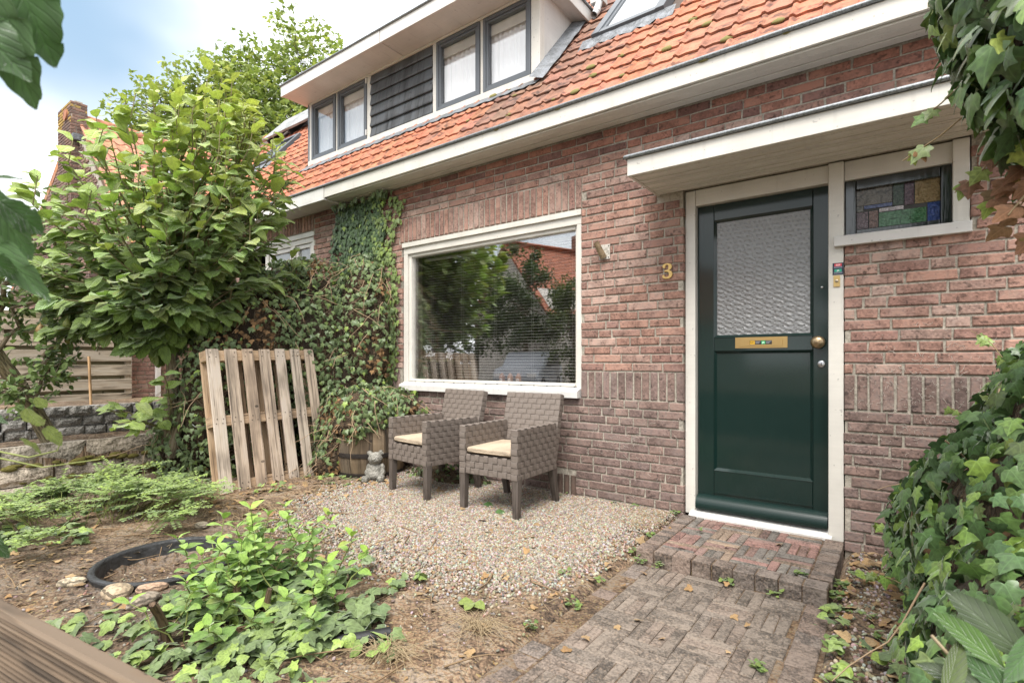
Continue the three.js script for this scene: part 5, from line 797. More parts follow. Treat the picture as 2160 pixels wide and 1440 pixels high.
// --- big tree behind the houses
{
  const r = rng(2024), t = thing('plane_tree', 'tall light green broadleaf tree rising behind the roofs', 'tree', [0, 0, 0]), wood = [], L = [];
  const b = V(-21.5, 0, -8.4);
  part('trunk', tube([b, b.clone().add(V(0.1, 3, 0)), b.clone().add(V(-0.1, 6.5, 0.2)), b.clone().add(V(0.2, 10, 0))], 0.36, 0.16, 10), MT.bark, t);
  const lobes = [[-20.6, 13.2, -9.2, 2.3, 2.7], [-21.9, 11.2, -7.4, 2.6, 2.6], [-19.6, 10.4, -9.8, 2.7, 2.8], [-23.6, 10.0, -6.6, 2.0, 1.9], [-21.2, 8.6, -8.0, 3.3, 2.4], [-18.6, 8.4, -10.4, 2.4, 2.4], [-24.4, 8.2, -5.6, 2.4, 1.7], [-22.8, 6.6, -6.8, 2.7, 1.9], [-17.7, 11.4, -10.8, 1.6, 1.7], [-25.9, 7.0, -4.9, 1.6, 1.1], [-19.4, 6.4, -9.0, 3.0, 2.2], [-17.2, 6.8, -11.4, 2.2, 2.2]];
  const g1 = [0.32, 0.41, 0.085], g2 = [0.50, 0.56, 0.14], g3 = [0.17, 0.26, 0.05];
  lobes.push([-25.0, 11.4, -5.3, 1.9, 1.5], [-23.7, 12.0, -6.5, 1.9, 1.8], [-26.4, 9.9, -4.7, 1.6, 1.1], [-24.8, 9.6, -5.4, 2.2, 1.6], [-22.6, 13.2, -7.4, 1.6, 1.6]);
  for (const [x, y, z, a, h] of lobes) {
    const c = V(x, y, z), hub = b.clone().add(V(0, clamp(y - 2.5, 3, 9), 0)); wood.push(tube(bend(hub, c, 0.3, r, 6), 0.13, 0.03, 6));
    const m = Math.round(a * a * h * 150);
    for (let k = 0; k < 90; k++) { const d = rdir(r), e = c.clone().add(V(d.x * a, d.y * h, d.z * a).multiplyScalar(rr(0.55, 1.12, r))); wood.push(tube(bend(c.clone().addScaledVector(d, 0.2), e, 0.18, r, 3), 0.022, 0.005, 4)); const q = Math.round(m / 90 * rr(0.4, 1.6, r)); for (let j = 0; j < q; j++) { const p = e.clone().add(V(rr(-1, 1, r), rr(-1, 1, r), rr(-1, 1, r)).multiplyScalar(0.36 * a / 2.4)); L.push({ m: pose(p, rdir(r).add(V(0, -0.3, 0)), V(rr(-0.6, 0.8, r), 1, rr(-0.6, 0.8, r)), rr(0.13, 0.23, r)), c: r() < 0.25 ? mixc(g2, g1, r(), r) : mixc(g1, g3, r() * 0.8, r) }); } }
    for (let j = 0; j < m * 0.35; j++) { const d = rdir(r).multiplyScalar(Math.cbrt(r()) * 0.8), p = c.clone().add(V(d.x * a, d.y * h, d.z * a)); L.push({ m: pose(p, rdir(r), V(0, 1, 0.3), rr(0.15, 0.26, r)), c: mixc(g3, g1, r() * 0.5, r) }); }
  }
  part('branches', wood, MT.bark, t);
  leaves(L, G.ivyT, LM.tree, t, 0);
}
// --- ivy: leaves over lumpy mounds
const HEDGE = { dark: [0.06, 0.13, 0.042], mid: [0.125, 0.235, 0.06], young: [0.31, 0.47, 0.085], dead: [0.3, 0.17, 0.09] };
const IV = { dark: [0.115, 0.175, 0.075], mid: [0.195, 0.27, 0.105], young: [0.31, 0.44, 0.085], dead: [0.36, 0.21, 0.115] };
const IVY = IV;
function mound(t, blobs, n, size, r, o = {}) {
  const IV = o.pal ?? IVY, lm = o.gloss ? LM.gloss : LM.ivy;
  const inside = (p, me) => blobs.some((b, k) => k !== me && ((p.x - b[0]) / b[3]) ** 2 + ((p.y - b[1]) / b[4]) ** 2 + ((p.z - b[2]) / b[5]) ** 2 < 0.84), area = blobs.map((b) => Math.pow((b[3] * b[4]) ** 1.6 + (b[4] * b[5]) ** 1.6 + (b[3] * b[5]) ** 1.6, 1 / 1.6)), sum = area.reduce((a, b) => a + b, 0);
  const L = [[], [], []], D = [], S = [], core = [];
  blobs.forEach((b, k) => {
    const g = new THREE.IcosahedronGeometry(0.82, 3); rough(g, 0.13, 2.2, k * 3.1); g.scale(b[3], b[4], b[5]); g.translate(b[0], b[1], b[2]); core.push(clean(g));
    for (let i = 0; i < n * area[k] / sum; i++) {
      const d = rdir(r), lump = 0.92 + 0.24 * (vfbm(d.x * 2.3 + k, d.y * 2.3, d.z * 2.3, 3) - 0.3), p = V(b[0] + d.x * b[3] * lump, b[1] + d.y * b[4] * lump, b[2] + d.z * b[5] * lump);
      if (p.z < 0.03 && !o.free) continue; if (p.y < groundY(p.x, p.z) + 0.01 || inside(p, k)) continue;
      const nn = V(d.x / b[3], d.y / b[4], d.z / b[5]).normalize(), patch = vfbm(p.x * 2.6, p.y * 2.6, p.z * 2.6 + 9, 3), tip = V(rr(-0.8, 0.8, r), -1 + rr(-0.3, 0.5, r), rr(-0.8, 0.8, r)), face = nn.clone().add(V(0, 0.45, 0)).add(rdir(r).multiplyScalar(0.55));
      const dead = (o.dead ?? 0) * sst(0.5, 0.66, patch) * 1.2, bare = (o.bare ?? 0) * sst(0.52, 0.7, patch);
      if (r() < bare) continue;
      if (r() < dead) D.push({ m: pose(p.clone().addScaledVector(nn, -0.03), tip, face, size * rr(0.7, 1.1, r)), c: mixc(IV.dead, [0.16, 0.09, 0.05], r(), r) });
      else { const y = r(); L[Math.floor(r() * 3)].push({ m: pose(p.clone().addScaledVector(nn, rr(-0.03, 0.035, r)), tip, face, size * rr(0.65, 1.2, r) * (y > 0.93 ? 0.8 : 1)), c: y > 1 - (o.young ?? 0.1) ? mixc(IV.mid, IV.young, r(), r) : mixc(IV.dark, IV.mid, r() * (0.6 + patch), r) }); }
    }
    for (let i = 0; i < (o.stems ?? 14); i++) { const d = rdir(r); d.y = Math.abs(d.y); const p = V(b[0] + d.x * b[3], b[1] + d.y * b[4], b[2] + d.z * b[5]); if (p.z < 0.05 && !o.free) continue; if (inside(p, k)) continue; S.push(tube(meander(p, V(rr(-1, 1, r), rr(-1.2, 0.2, r), rr(-1, 1, r)), rr(0.2, 0.5, r), r, 6, 0.3, 0.1), 0.0038, 0.0018, 4)); }
  });
  part('woody_core', core.map((g) => uvm(g)), mat([0.12, 0.09, 0.06], { map: T.soil, bumpMap: T.lump, bumpScale: 0.1, roughness: 1 }), t).userData.kind = 'stuff';
  if (S.length) part('stems', S, mat([0.36, 0.255, 0.16], { roughness: 0.9 }), t);
  [G.ivy, G.star, G.ivyT].forEach((g, i) => L[i].length && leaves(L[i], g, lm, t, i ? 0 : (o.parts ?? 0)));
  if (D.length) leaves(D, G.ivyT, LM.dead, t, 0, 'leaf', 'dead_foliage');
}
{
  const r = rng(64), t = thing('ivy_mound', 'large ivy thicket heaped over the boundary behind the pallet', 'ivy', [0, 0, 0]);
  mound(t, [[-5.28, 1.14, 0.40, 0.66, 1.22, 0.55], [-5.36, 1.04, 0.92, 0.54, 1.10, 0.5], [-5.46, 0.78, 1.25, 0.46, 0.9, 0.42], [-5.22, 1.28, 0.42, 0.44, 1.0, 0.5], [-4.66, 1.42, 0.14, 0.42, 0.92, 0.3], [-4.85, 0.85, 0.25, 0.42, 0.7, 0.36], [-5.95, 1.65, 0.3, 0.6, 0.75, 0.4], [-5.75, 0.35, 1.35, 0.42, 0.42, 0.42]], 22000, 0.052, r, { dead: 0.55, bare: 0.22, stems: 75, young: 0.14 });
  const t2 = thing('barrel_ivy', 'ivy spilling over the top and side of the wooden barrel', 'ivy', [0, 0, 0]);
  mound(t2, [[-4.30, 0.68, 0.40, 0.45, 0.25, 0.38], [-4.60, 0.45, 0.50, 0.26, 0.44, 0.26], [-4.10, 0.70, 0.20, 0.36, 0.2, 0.2], [-4.50, 0.16, 0.72, 0.2, 0.14, 0.14], [-4.42, 0.40, 0.64, 0.15, 0.3, 0.12], [-4.2, 0.56, 0.68, 0.24, 0.14, 0.12], [-4.36, 0.34, 0.70, 0.12, 0.3, 0.1], [-4.5, 0.3, 0.66, 0.14, 0.3, 0.12]], 4600, 0.052, r, { dead: 0.5, bare: 0.25, stems: 26, young: 0.16 });
  const t3 = thing('low_ivy', 'dark ivy creeping on the gravel under the left chair', 'ivy', [0, 0, 0]);
  mound(t3, [[-3.45, 0.06, 0.2, 0.4, 0.16, 0.16], [-3.1, 0.05, 0.14, 0.25, 0.1, 0.1]], 360, 0.06, r, { dead: 0.1, stems: 4, young: 0.05 });
}
// --- ivy flat on the house wall
{
  const r = rng(640), t = thing('wall_ivy', 'flat green ivy climbing the brick wall up to the eaves beside the window', 'ivy', [0, 0, 0]), L = [[], [], []], S = [];
  const top = (x) => 2.955 + 0.035 * vnoise(x * 6, 1, 2), put = (x, y, s, c, z = rr(0.012, 0.05, r)) => L[Math.floor(r() * 3)].push({ m: pose(V(x, y, z), V(rr(-0.7, 0.7, r), -1, rr(0, 0.25, r)), V(rr(-0.35, 0.35, r), rr(0, 0.5, r), 1), s), c });
  for (let i = 0; i < 2300; i++) { const x = rr(-5.42, -4.45, r), y = rr(1.9, 2.98, r), n = vfbm(x * 4, y * 4, 2, 3); if (y > top(x)) continue; const right = -4.62 + 0.10 * Math.sin(y * 5) + 0.16 * sst(2.9, 2.5, y), left = -5.36 + 0.05 * Math.sin(y * 7); if (x > right || x < left) continue; if (n < 0.24) continue; put(x, y, rr(0.038, 0.062, r), r() < 0.08 ? mixc(IV.mid, IV.young, r(), r) : mixc([0.055, 0.105, 0.045], [0.085, 0.155, 0.055], r(), r)); }
  // runners reaching up and down beside the window
  const runners = [[-4.62, 2.35, -4.28, 2.95], [-4.5, 2.3, -4.14, 2.88], [-4.55, 2.3, -4.60, 2.99], [-4.42, 0.9, -4.34, 2.4], [-4.5, 0.85, -4.46, 2.4], [-4.32, 0.95, -4.27, 2.1], [-4.6, 1.2, -4.55, 2.5], [-4.62, 2.5, -4.43, 2.97]];
  for (const [xa, ya, xb, yb] of runners) { const pts = []; for (let k = 0; k <= 12; k++) { const f = k / 12; pts.push(V(mixn(xa, xb, f) + rr(-0.035, 0.035, r), mixn(ya, yb, f), 0.012)); } S.push(tube(pts, 0.004, 0.0025, 4)); const c = new THREE.CatmullRomCurve3(pts), n = Math.round((yb - ya) * 105); for (let k = 0; k < n; k++) { const p = c.getPoint(r()); put(p.x + rr(-0.055, 0.055, r), p.y, rr(0.034, 0.06, r), mixc(IV.mid, IV.young, r() * (r() < 0.3 ? 1 : 0.35), r)); } }
  for (let i = 0; i < 46; i++) { const x = rr(-5.3, -4.3, r); put(x, SOFFIT - 0.03 + rr(-0.03, 0.02, r), rr(0.05, 0.07, r), mixc(IV.dark, IV.mid, r(), r), rr(0.03, 0.13, r)); }
  for (const [x, y] of [[-3.86, 0.62], [-3.88, 0.56], [-3.84, 0.68], [-4.02, 0.8], [-4.05, 0.72], [-4.08, 0.62], [-4.0, 0.86]]) for (let k = 0; k < 3; k++) put(x + rr(-0.03, 0.03, r), y + rr(-0.03, 0.03, r), rr(0.05, 0.075, r), mixc(IV.mid, IV.young, r(), r));
  part('stems', S, MT.twig, t);
  [G.ivy, G.ivyR, G.ivyT].forEach((g, i) => leaves(L[i], g, LM.ivy, t, 0));
}
// --- big-leaved ivy along the right of the path, and the clump hanging above it
{
  const r = rng(99), t = thing('ivy_hedge', 'dense big-leaved ivy hedge growing along the right of the path', 'ivy', [0, 0, 0]);
  mound(t, [[0.58, 0.58, 0.45, 0.34, 0.66, 0.42], [0.42, 0.34, 0.72, 0.46, 0.44, 0.55], [0.46, 0.5, 1.3, 0.44, 0.56, 0.6], [0.42, 0.32, 1.85, 0.42, 0.42, 0.5], [0.58, 0.78, 1.1, 0.34, 0.5, 0.7], [0.58, 0.92, 0.28, 0.22, 0.40, 0.22]], 9000, 0.07, r, { free: 1, pal: HEDGE, gloss: 1, dead: 0.04, stems: 5, young: 0.22, parts: 300 });
  const t2 = thing('hanging_ivy', 'ivy clump with glossy leaves hanging in at the top right corner', 'ivy', [0, 0, 0]);
  mound(t2, [[0.34, 2.10, 2.10, 0.25, 0.36, 0.4], [0.29, 1.80, 2.25, 0.15, 0.2, 0.22], [0.42, 2.5, 1.85, 0.3, 0.35, 0.5], [0.46, 2.0, 1.6, 0.2, 0.35, 0.35]], 6200, 0.066, r, { free: 1, pal: HEDGE, gloss: 1, dead: 0.04, stems: 0, young: 0.16, parts: 200 });
  const S = [], L = [], D = [];
  const sprig = (a, b, n, dead) => { const pts = bend(a, b, 0.02, r, 5), c = new THREE.CatmullRomCurve3(pts); S.push(tube(pts, 0.0035, 0.0015, 4)); for (let k = 0; k < n; k++) { const f = rr(0.25, 1, r); (r() < dead ? D : L).push({ m: pose(c.getPoint(f), V(rr(-1, 0.4, r), -0.7, rr(-0.3, 0.6, r)), V(rr(-0.3, 0.5, r), 0.4, 1), rr(0.03, 0.055, r)), c: r() < dead ? mixc([0.27, 0.15, 0.08], [0.2, 0.11, 0.06], r(), r) : mixc(IV.mid, IV.young, r() * 0.9, r) }); } };
  for (const [ax, ay, az, bx_, by, bz, n, d] of [[0.40, 1.95, 2.15, 0.12, 1.78, 2.05, 6, 0], [0.4, 2.1, 2.1, 0.17, 2.05, 2.0, 7, 0], [0.42, 1.85, 2.2, 0.10, 1.68, 2.1, 7, 0.1], [0.42, 1.75, 2.2, 0.24, 1.50, 2.15, 14, 0.85], [0.45, 1.72, 2.15, 0.30, 1.40, 2.2, 14, 0.8], [0.40, 1.74, 2.2, 0.20, 1.58, 2.1, 7, 0.6], [0.4, 2.3, 2.0, 0.2, 2.3, 1.9, 7, 0], [0.42, 1.7, 2.1, 0.27, 1.47, 2.3, 6, 0.6], [0.45, 1.8, 2.0, 0.3, 1.5, 2.0, 14, 0.85]]) sprig(V(ax - 0.08, ay, az), V(bx_ - 0.09, by, bz), n, d);
  for (const [ax, ay, az, bx_, by, bz, n] of [[0.5, 1.1, 0.35, 0.30, 1.33, 0.2, 8], [0.45, 0.8, 0.6, 0.2, 0.95, 0.5, 8], [0.3, 0.5, 0.9, 0.02, 0.62, 0.8, 8], [0.2, 0.25, 0.8, -0.08, 0.36, 0.55, 8], [0.2, 0.2, 1.1, -0.1, 0.25, 1.0, 8]]) sprig(V(ax, ay, az), V(bx_, by, bz), n, 0);
  { const sm = mat([0.26, 0.19, 0.10], { roughness: 0.9 }); for (const g of S) part('sprig_stem', g, sm, t2); } leaves(L, G.ivy, LM.ivy, t2, 40, 'leaf', 'sprig_foliage'); leaves(D, G.ivyT, LM.dead, t2, 20, 'dead_leaf', 'dead_foliage');
}
// --- box honeysuckle by the stone wall: sprays of tiny leaves
{
  const r = rng(3131), t = thing('box_honeysuckle', 'low spreading shrub with fine bright green leaflets before the stone wall', 'shrub', [0, 0, 0]), S = [], L = [];
  for (let i = 0; i < 190; i++) {
    const a = rr(0, Math.PI * 2, r), q = Math.sqrt(r()); if (vfbm(Math.cos(a) * q * 2.4 + 3, Math.sin(a) * q * 2.4, 4, 2) < 0.42) continue; const c = V(-4.62 + Math.cos(a) * 0.68 * q, 0, 2.52 + Math.sin(a) * 0.6 * q), b = V(mixn(-4.62, c.x, 0.75), groundY(c.x, c.z), mixn(2.52, c.z, 0.75)), h = (0.2 * (1 - 0.6 * q * q) + rr(0, 0.12, r)) * (0.5 + vfbm(c.x * 3, c.z * 3, 7, 2));
    const e = V(c.x + (c.x + 4.62) * 0.22 + rr(-0.1, 0.1, r), b.y + h, c.z + (c.z - 2.52) * 0.22 + rr(-0.1, 0.1, r)), pts = bend(b, e, 0.05, r, 5), cv = new THREE.CatmullRomCurve3(pts); S.push(tube(pts, 0.003, 0.0012, 4));
    for (let s = 0; s < 6; s++) { const f0 = rr(0.45, 1, r), p0 = cv.getPoint(f0), d = V(rr(-1, 1, r) + (c.x + 4.62) * 0.8, rr(-0.12, 0.35, r), rr(-1, 1, r) + (c.z - 2.52) * 0.8).normalize(), ln = rr(0.10, 0.22, r), sd = d.clone().cross(V(0, 1, 0)).normalize(), col0 = mixc([0.13, 0.23, 0.055], [0.34, 0.47, 0.10], clamp(f0 * 0.9 * r() + h * 0.9), r); for (let k = 0; k < 9; k++) for (const w of [-1, 1]) { const p = p0.clone().addScaledVector(d, ln * k / 9); L.push({ m: pose(p, sd.clone().multiplyScalar(w).addScaledVector(d, 0.5).add(V(0, rr(-0.1, 0.3, r), 0)), V(rr(-0.3, 0.3, r), 1, rr(-0.3, 0.3, r)), rr(0.024, 0.038, r)), c: mixc(col0, col0, 0, r) }); } }
  }
  part('stems', S, MT.greenstem, t); leaves(L, G.small, LM.soft, t, 0);
}
// --- shrub shoots with soft oval leaves in the foreground bed
{
  const r = rng(4711), t = thing('young_shrub', 'leafy light green shrub regrowing from cut stumps in the foreground bed', 'shrub', [0, 0, 0]), S = [], W = [], L = [];
  const shoots = [[-2.62, 2.28, 0.50], [-2.50, 2.22, 0.42], [-2.42, 2.36, 0.36], [-2.28, 2.20, 0.34], [-2.70, 2.42, 0.40], [-2.55, 2.5, 0.46], [-2.36, 2.52, 0.38], [-2.2, 2.38, 0.3], [-2.45, 2.62, 0.34], [-2.62, 2.6, 0.42], [-2.3, 2.66, 0.28], [-2.78, 2.56, 0.36], [-2.12, 2.26, 0.24], [-2.05, 2.4, 0.22], [-2.52, 2.76, 0.26], [-2.36, 2.82, 0.22], [-2.15, 2.58, 0.24], [-2.66, 2.14, 0.36], [-2.3, 2.44, 0.40], [-2.5, 2.36, 0.44], [-2.58, 2.44, 0.36], [-2.18, 2.75, 0.2], [-2.74, 2.3, 0.32], [-2.46, 2.46, 0.4]];
  for (const [x, z, h] of shoots.concat(shoots.map(([x, z, h]) => [x + rr(-0.1, 0.1, r), z + rr(-0.1, 0.1, r), h * rr(0.5, 0.9, r)]))) {
    const b = V(x, groundY(x, z), z), e = b.clone().add(V(rr(-0.2, 0.2, r), h * 0.84, rr(-0.2, 0.2, r))), pts = bend(b, e, 0.03, r, 5), c = new THREE.CatmullRomCurve3(pts); S.push(tube(pts, 0.004, 0.0018, 5));
    const n = Math.max(3, Math.round(h / 0.055)); for (let k = 1; k <= n; k++) { const f = k / n, p = c.getPoint(f), a = k * 1.57 + rr(-0.3, 0.3, r); for (const w of [0, Math.PI]) L.push({ m: pose(p, V(Math.cos(a + w), rr(0.05, 0.6, r) + (f > 0.9 ? 0.7 : 0), Math.sin(a + w)), V(0, 1, 0).add(rdir(r).multiplyScalar(0.35)), mixn(0.088, 0.06, f) * rr(0.85, 1.2, r)), c: mixc([0.17, 0.31, 0.075], [0.34, 0.52, 0.11], clamp(f * f * 0.9 + rr(-0.2, 0.2, r)), r, 0.1) }); }
  }
  for (const [x, z, h, w] of [[-2.42, 2.86, 0.24, 0.021], [-2.36, 2.58, 0.2, 0.02], [-2.3, 2.5, 0.16, 0.016], [-2.55, 2.7, 0.1, 0.016]]) W.push(tube(meander(V(x, groundY(x, z) - 0.02, z), V(0.05, 1, 0.05), h, r, 4, 0.15), w, w * 0.75, 8));
  { const sm = mat([0.17, 0.115, 0.075], { map: rep(T.bark, 5), roughness: 0.95, bumpMap: T.bark, bumpScale: 0.01 }); for (const g of W) part('stump', g, sm, t); } part('shoots', S, MT.greenstem, t); leaves(L, G.oval, LM.soft, t, 300);
}
// --- ivy creeping over the foreground bed
{
  const r = rng(222), g0 = new THREE.Group(); g0.name = 'ground_ivy'; g0.userData = { kind: 'stuff', label: 'ivy trailing over the soil of the foreground bed', category: 'ivy' }; scene.add(g0);
  const L = [[], [], []], S = [];
  const runner = (p, d, len, sz, yg) => { const pts = []; let q = p.clone(), dir = d; const n = Math.round(len / 0.05); for (let k = 0; k < n; k++) { dir += rr(-0.45, 0.45, r); q = q.clone().add(V(Math.cos(dir) * 0.05, 0, Math.sin(dir) * 0.05)); q.y = groundY(q.x, q.z) + 0.008; pts.push(q); const h = rr(0.015, 0.075, r); for (let j = 0; j < 2; j++) L[Math.floor(r() * 3)].push({ m: pose(q.clone().add(V(rr(-0.03, 0.03, r), h, rr(-0.03, 0.03, r))), V(rr(-1, 1, r), rr(-0.5, 0.1, r), rr(-1, 1, r)), V(rr(-0.3, 0.5, r), 1, rr(-0.1, 0.7, r)), sz * rr(0.7, 1.2, r)), c: r() < yg ? mixc(IV.mid, IV.young, r(), r) : mixc(IV.dark, IV.mid, r(), r) }); } if (pts.length > 2) S.push(tube(pts, 0.003, 0.002, 4)); };
  for (let i = 0; i < 26; i++) runner(V(rr(-2.7, -1.85, r), 0, rr(2.3, 3.0, r)), rr(0, 6.3, r), rr(0.25, 0.6, r), 0.062, 0.5);
  for (let i = 0; i < 14; i++) runner(V(rr(-2.35, -1.85, r), 0, rr(2.15, 2.5, r)), rr(0, 6.3, r), rr(0.2, 0.4, r), 0.085, 0.12);
  for (let i = 0; i < 10; i++) runner(V(rr(-2.3, -1.75, r), 0, rr(2.6, 3.05, r)), rr(0, 6.3, r), rr(0.3, 0.5, r), 0.06, 0.7);
  for (let i = 0; i < 12; i++) runner(V(rr(-4.8, -3.9, r), 0, rr(2.6, 3.2, r)), rr(0, 6.3, r), rr(0.2, 0.5, r), 0.06, 0.5);
  for (let i = 0; i < 9; i++) runner(V(rr(-5.6, -5.0, r), 0, rr(1.5, 2.0, r)), rr(0, 6.3, r), rr(0.2, 0.4, r), 0.06, 0.2);
  for (let i = 0; i < 5; i++) runner(V(rr(-4.4, -4.1, r), 0, rr(0.75, 1.3, r)), rr(0, 6.3, r), rr(0.1, 0.25, r), 0.045, 0.9);
  for (let i = 0; i < 9; i++) runner(V(rr(-0.18, 0.05, r), 0, rr(0.5, 1.9, r)), rr(0, 6.3, r), rr(0.1, 0.25, r), 0.055, 0.6);
  const st = part('runners', S, mat([0.25, 0.18, 0.11], { roughness: 0.9 }), g0); st.userData.kind = 'stuff';
  [G.ivy, G.ivyR, G.ivyT].forEach((g, i) => leaves(L[i], g, LM.ivy, g0, 0));
}
// --- leaf litter, twigs and straw; weeds
{
  const r = rng(17), grp = (name, label, category) => { const g = new THREE.Group(); g.name = name; g.userData = { kind: 'stuff', label, category }; scene.add(g); return g; };
  const lit = grp('leaf_litter', 'fallen brown leaves, twigs and straw strewn over the soil', 'litter'), L = [], tw = [], sw = [];
  const drop = (x, z, y0, s) => L.push({ m: pose(V(x, y0 + rr(0.003, 0.018, r), z), V(rr(-1, 1, r), rr(-0.25, 0.3, r), rr(-1, 1, r)), V(rr(-0.5, 0.5, r), 1, rr(-0.5, 0.5, r)), s), c: mixc([0.30, 0.175, 0.09], [0.38, 0.265, 0.17], r(), r, 0.3) });
  for (let i = 0; i < 1500; i++) { const x = rr(-5.3, -1.25, r), z = rr(0.5, 3.3, r), k = sst(0.42, 0.62, vfbm(x * 1.4, z * 1.4, 60, 3)); if (r() < 0.12 + 0.6 * k) drop(x, z, groundY(x, z), rr(0.015, 0.05, r) * (r() < 0.08 ? 1.7 : 1)); }
  for (let i = 0; i < 130; i++) { const x = rr(-4.7, -3.6, r), z = rr(0.55, 1.9, r); drop(x, z, groundY(x, z), rr(0.03, 0.075, r)); }
  for (let i = 0; i < 210; i++) { const x = rr(-0.24, 0.3, r), z = rr(0.05, 2.3, r); drop(x, z, groundY(x, z) + 0.008, rr(0.02, 0.07, r)); }
  for (let i = 0; i < 26; i++) { const x = rr(-1.2, -0.3, r), z = rr(0.2, 2.4, r); drop(x, z, z < 0.85 ? 0.083 : 0.004, rr(0.015, 0.05, r)); }
  for (let i = 0; i < 650; i++) { const x = rr(-5, -1.27, r), z = rr(0.9, 3.3, r), y = groundY(x, z) + 0.006, a = rr(0, 6.3, r), l = rr(0.03, 0.14, r); if (vfbm(x * 1.6, z * 1.6, 66, 3) < 0.44) continue; sw.push(tube([V(x, y, z), V(x + Math.cos(a) * l * 0.5, y + rr(0, 0.02, r), z + Math.sin(a) * l * 0.5), V(x + Math.cos(a + 0.3) * l, y, z + Math.sin(a + 0.3) * l)], 0.0014, 0.001, 3, false)); }
  for (let i = 0; i < 110; i++) { const x = rr(-4.9, -1.35, r), z = rr(1.3, 3.2, r); tw.push(tube(meander(V(x, groundY(x, z) + 0.012, z), V(rr(-1, 1, r), 0.02, rr(-1, 1, r)), rr(0.1, 0.4, r), r, 5, 0.2, 0).map((p) => { p.y = Math.max(p.y * 0.4, 0) + groundY(p.x, p.z) * 0.6 + 0.012; return p; }), rr(0.002, 0.006, r), 0.0015, 4)); }
  // long bleached grass lying between gravel and bed
  for (let i = 0; i < 60; i++) { const x = -4.2 + rr(-0.4, 0.7, r), z = 1.75 + rr(-0.25, 0.25, r), y = groundY(x, z) + 0.01, a = rr(-0.6, 0.5, r); sw.push(tube([V(x, y, z), V(x + Math.cos(a) * 0.16, y + 0.02, z + Math.sin(a) * 0.16), V(x + Math.cos(a) * 0.32, y + 0.005, z + Math.sin(a + 0.2) * 0.32)], 0.0016, 0.001, 3, false)); }
  for (let i = 0; i < 700; i++) { const x = rr(-1.75, -1.24, r), z = rr(0.03, 0.5, r) ** 1.0, y = groundY(x, z) + rr(0.006, 0.02, r), a = rr(0, 6.3, r), l = rr(0.02, 0.05, r); if (r() > sst(-1.8, -1.3, x)) continue; sw.push(tube([V(x, y, z), V(x + Math.cos(a) * l, y + rr(-0.01, 0.01, r), z + Math.sin(a) * l)], 0.0016, 0.001, 3, false)); }
  leaves(L, G.ivyT, LM.dead, lit, 0, 'leaf', 'dead_leaves'); part('twigs', tw, MT.twig, lit).userData.kind = 'stuff'; part('straw', sw, MT.straw, lit).userData.kind = 'stuff';
  // dry grass tufts beside the path
  [[-1.47, 2.0, 0.15, 'pale dry grass tuft beside the path edge', 110], [-1.62, 2.38, 0.15, 'pale dry grass tuft at the lower edge beside the bed', 110]].forEach(([x, z, l, lab, n]) => { const gs = []; for (let i = 0; i < n; i++) { const a = rr(0, 6.3, r), k = rr(0.4, 1.2, r), b = V(x + rr(-0.05, 0.05, r), groundY(x, z), z + rr(-0.04, 0.04, r)); gs.push(tube([b, b.clone().add(V(Math.cos(a) * l * 0.4 * k, rr(0.02, 0.06, r), Math.sin(a) * l * 0.4 * k)), b.clone().add(V(Math.cos(a) * l * k, rr(0.0, 0.04, r), Math.sin(a) * l * k))], 0.0015, 0.0007, 3, false)); } solo('grass_tuft', gs, MT.straw, lab, 'grass', 'dry grass tufts'); });
  // weeds in the joints
  const wd = grp('weeds', 'small green weeds in the joints along step and path', 'weeds'), WL = [];
  const weed = (x, z, y, n, s) => { for (let i = 0; i < n; i++) { const a = rr(0, 6.3, r); WL.push({ m: pose(V(x + rr(-0.03, 0.03, r), y + rr(0.004, 0.03, r), z + rr(-0.03, 0.03, r)), V(Math.cos(a), rr(0, 0.7, r), Math.sin(a)), V(rr(-0.3, 0.3, r), 1, rr(-0.3, 0.3, r)), s * rr(0.7, 1.3, r)), c: mixc([0.11, 0.2, 0.045], [0.22, 0.30, 0.07], r(), r) }); } };
  for (const [x, z, y, n] of [[-1.25, 0.80, 0.03, 22], [-1.2, 0.87, 0.01, 18], [-1.1, 0.87, 0.0, 10], [-0.72, 0.87, 0, 16], [-0.5, 0.87, 0, 12], [-0.23, 0.62, 0.03, 34], [-0.24, 0.76, 0.02, 34], [-0.2, 0.88, 0.01, 26], [-1.26, 0.55, 0.05, 12], [-1.25, 1.55, 0, 16], [-1.26, 1.25, 0, 10], [-0.42, 1.6, 0.0, 16], [-0.40, 0.73, 0.08, 10], [-1.0, 0.35, 0.08, 5], [-1.75, 0.03, 0.06, 14], [-1.6, 0.02, 0.06, 16], [-1.3, 0.03, 0.07, 12], [-2.2, 0.06, 0.07, 10], [-1.30, 1.85, 0, 14], [-1.45, 1.3, 0.02, 10]]) weed(x, z, y, n, 0.022);
  for (let i = 0; i < 22; i++) weed(rr(-0.2, 0.1, r), rr(0.3, 2.0, r), 0.03, 5, 0.03);
  for (let i = 0; i < 26; i++) weed(rr(-4.6, -3.9, r), rr(0.62, 0.95, r), 0.06, 6, 0.03);
  leaves(WL, G.ivyR, LM.soft, wd, 0);
  // two-leaved seedling and green leaves on the gravel
  const sd = thing('seedling', 'two pale green round leaves on the soil left of the path', 'plant', [-1.62, groundY(-1.62, 1.86), 1.86]); for (const a of [0.2, 2.6, 1.4]) leaves([{ m: pose(V(0, 0.02, 0), V(Math.cos(a), 0.2, Math.sin(a)), V(0, 1, 0.3), 0.075), c: [0.24, 0.33, 0.09] }], G.broad, LM.soft, sd, 1);
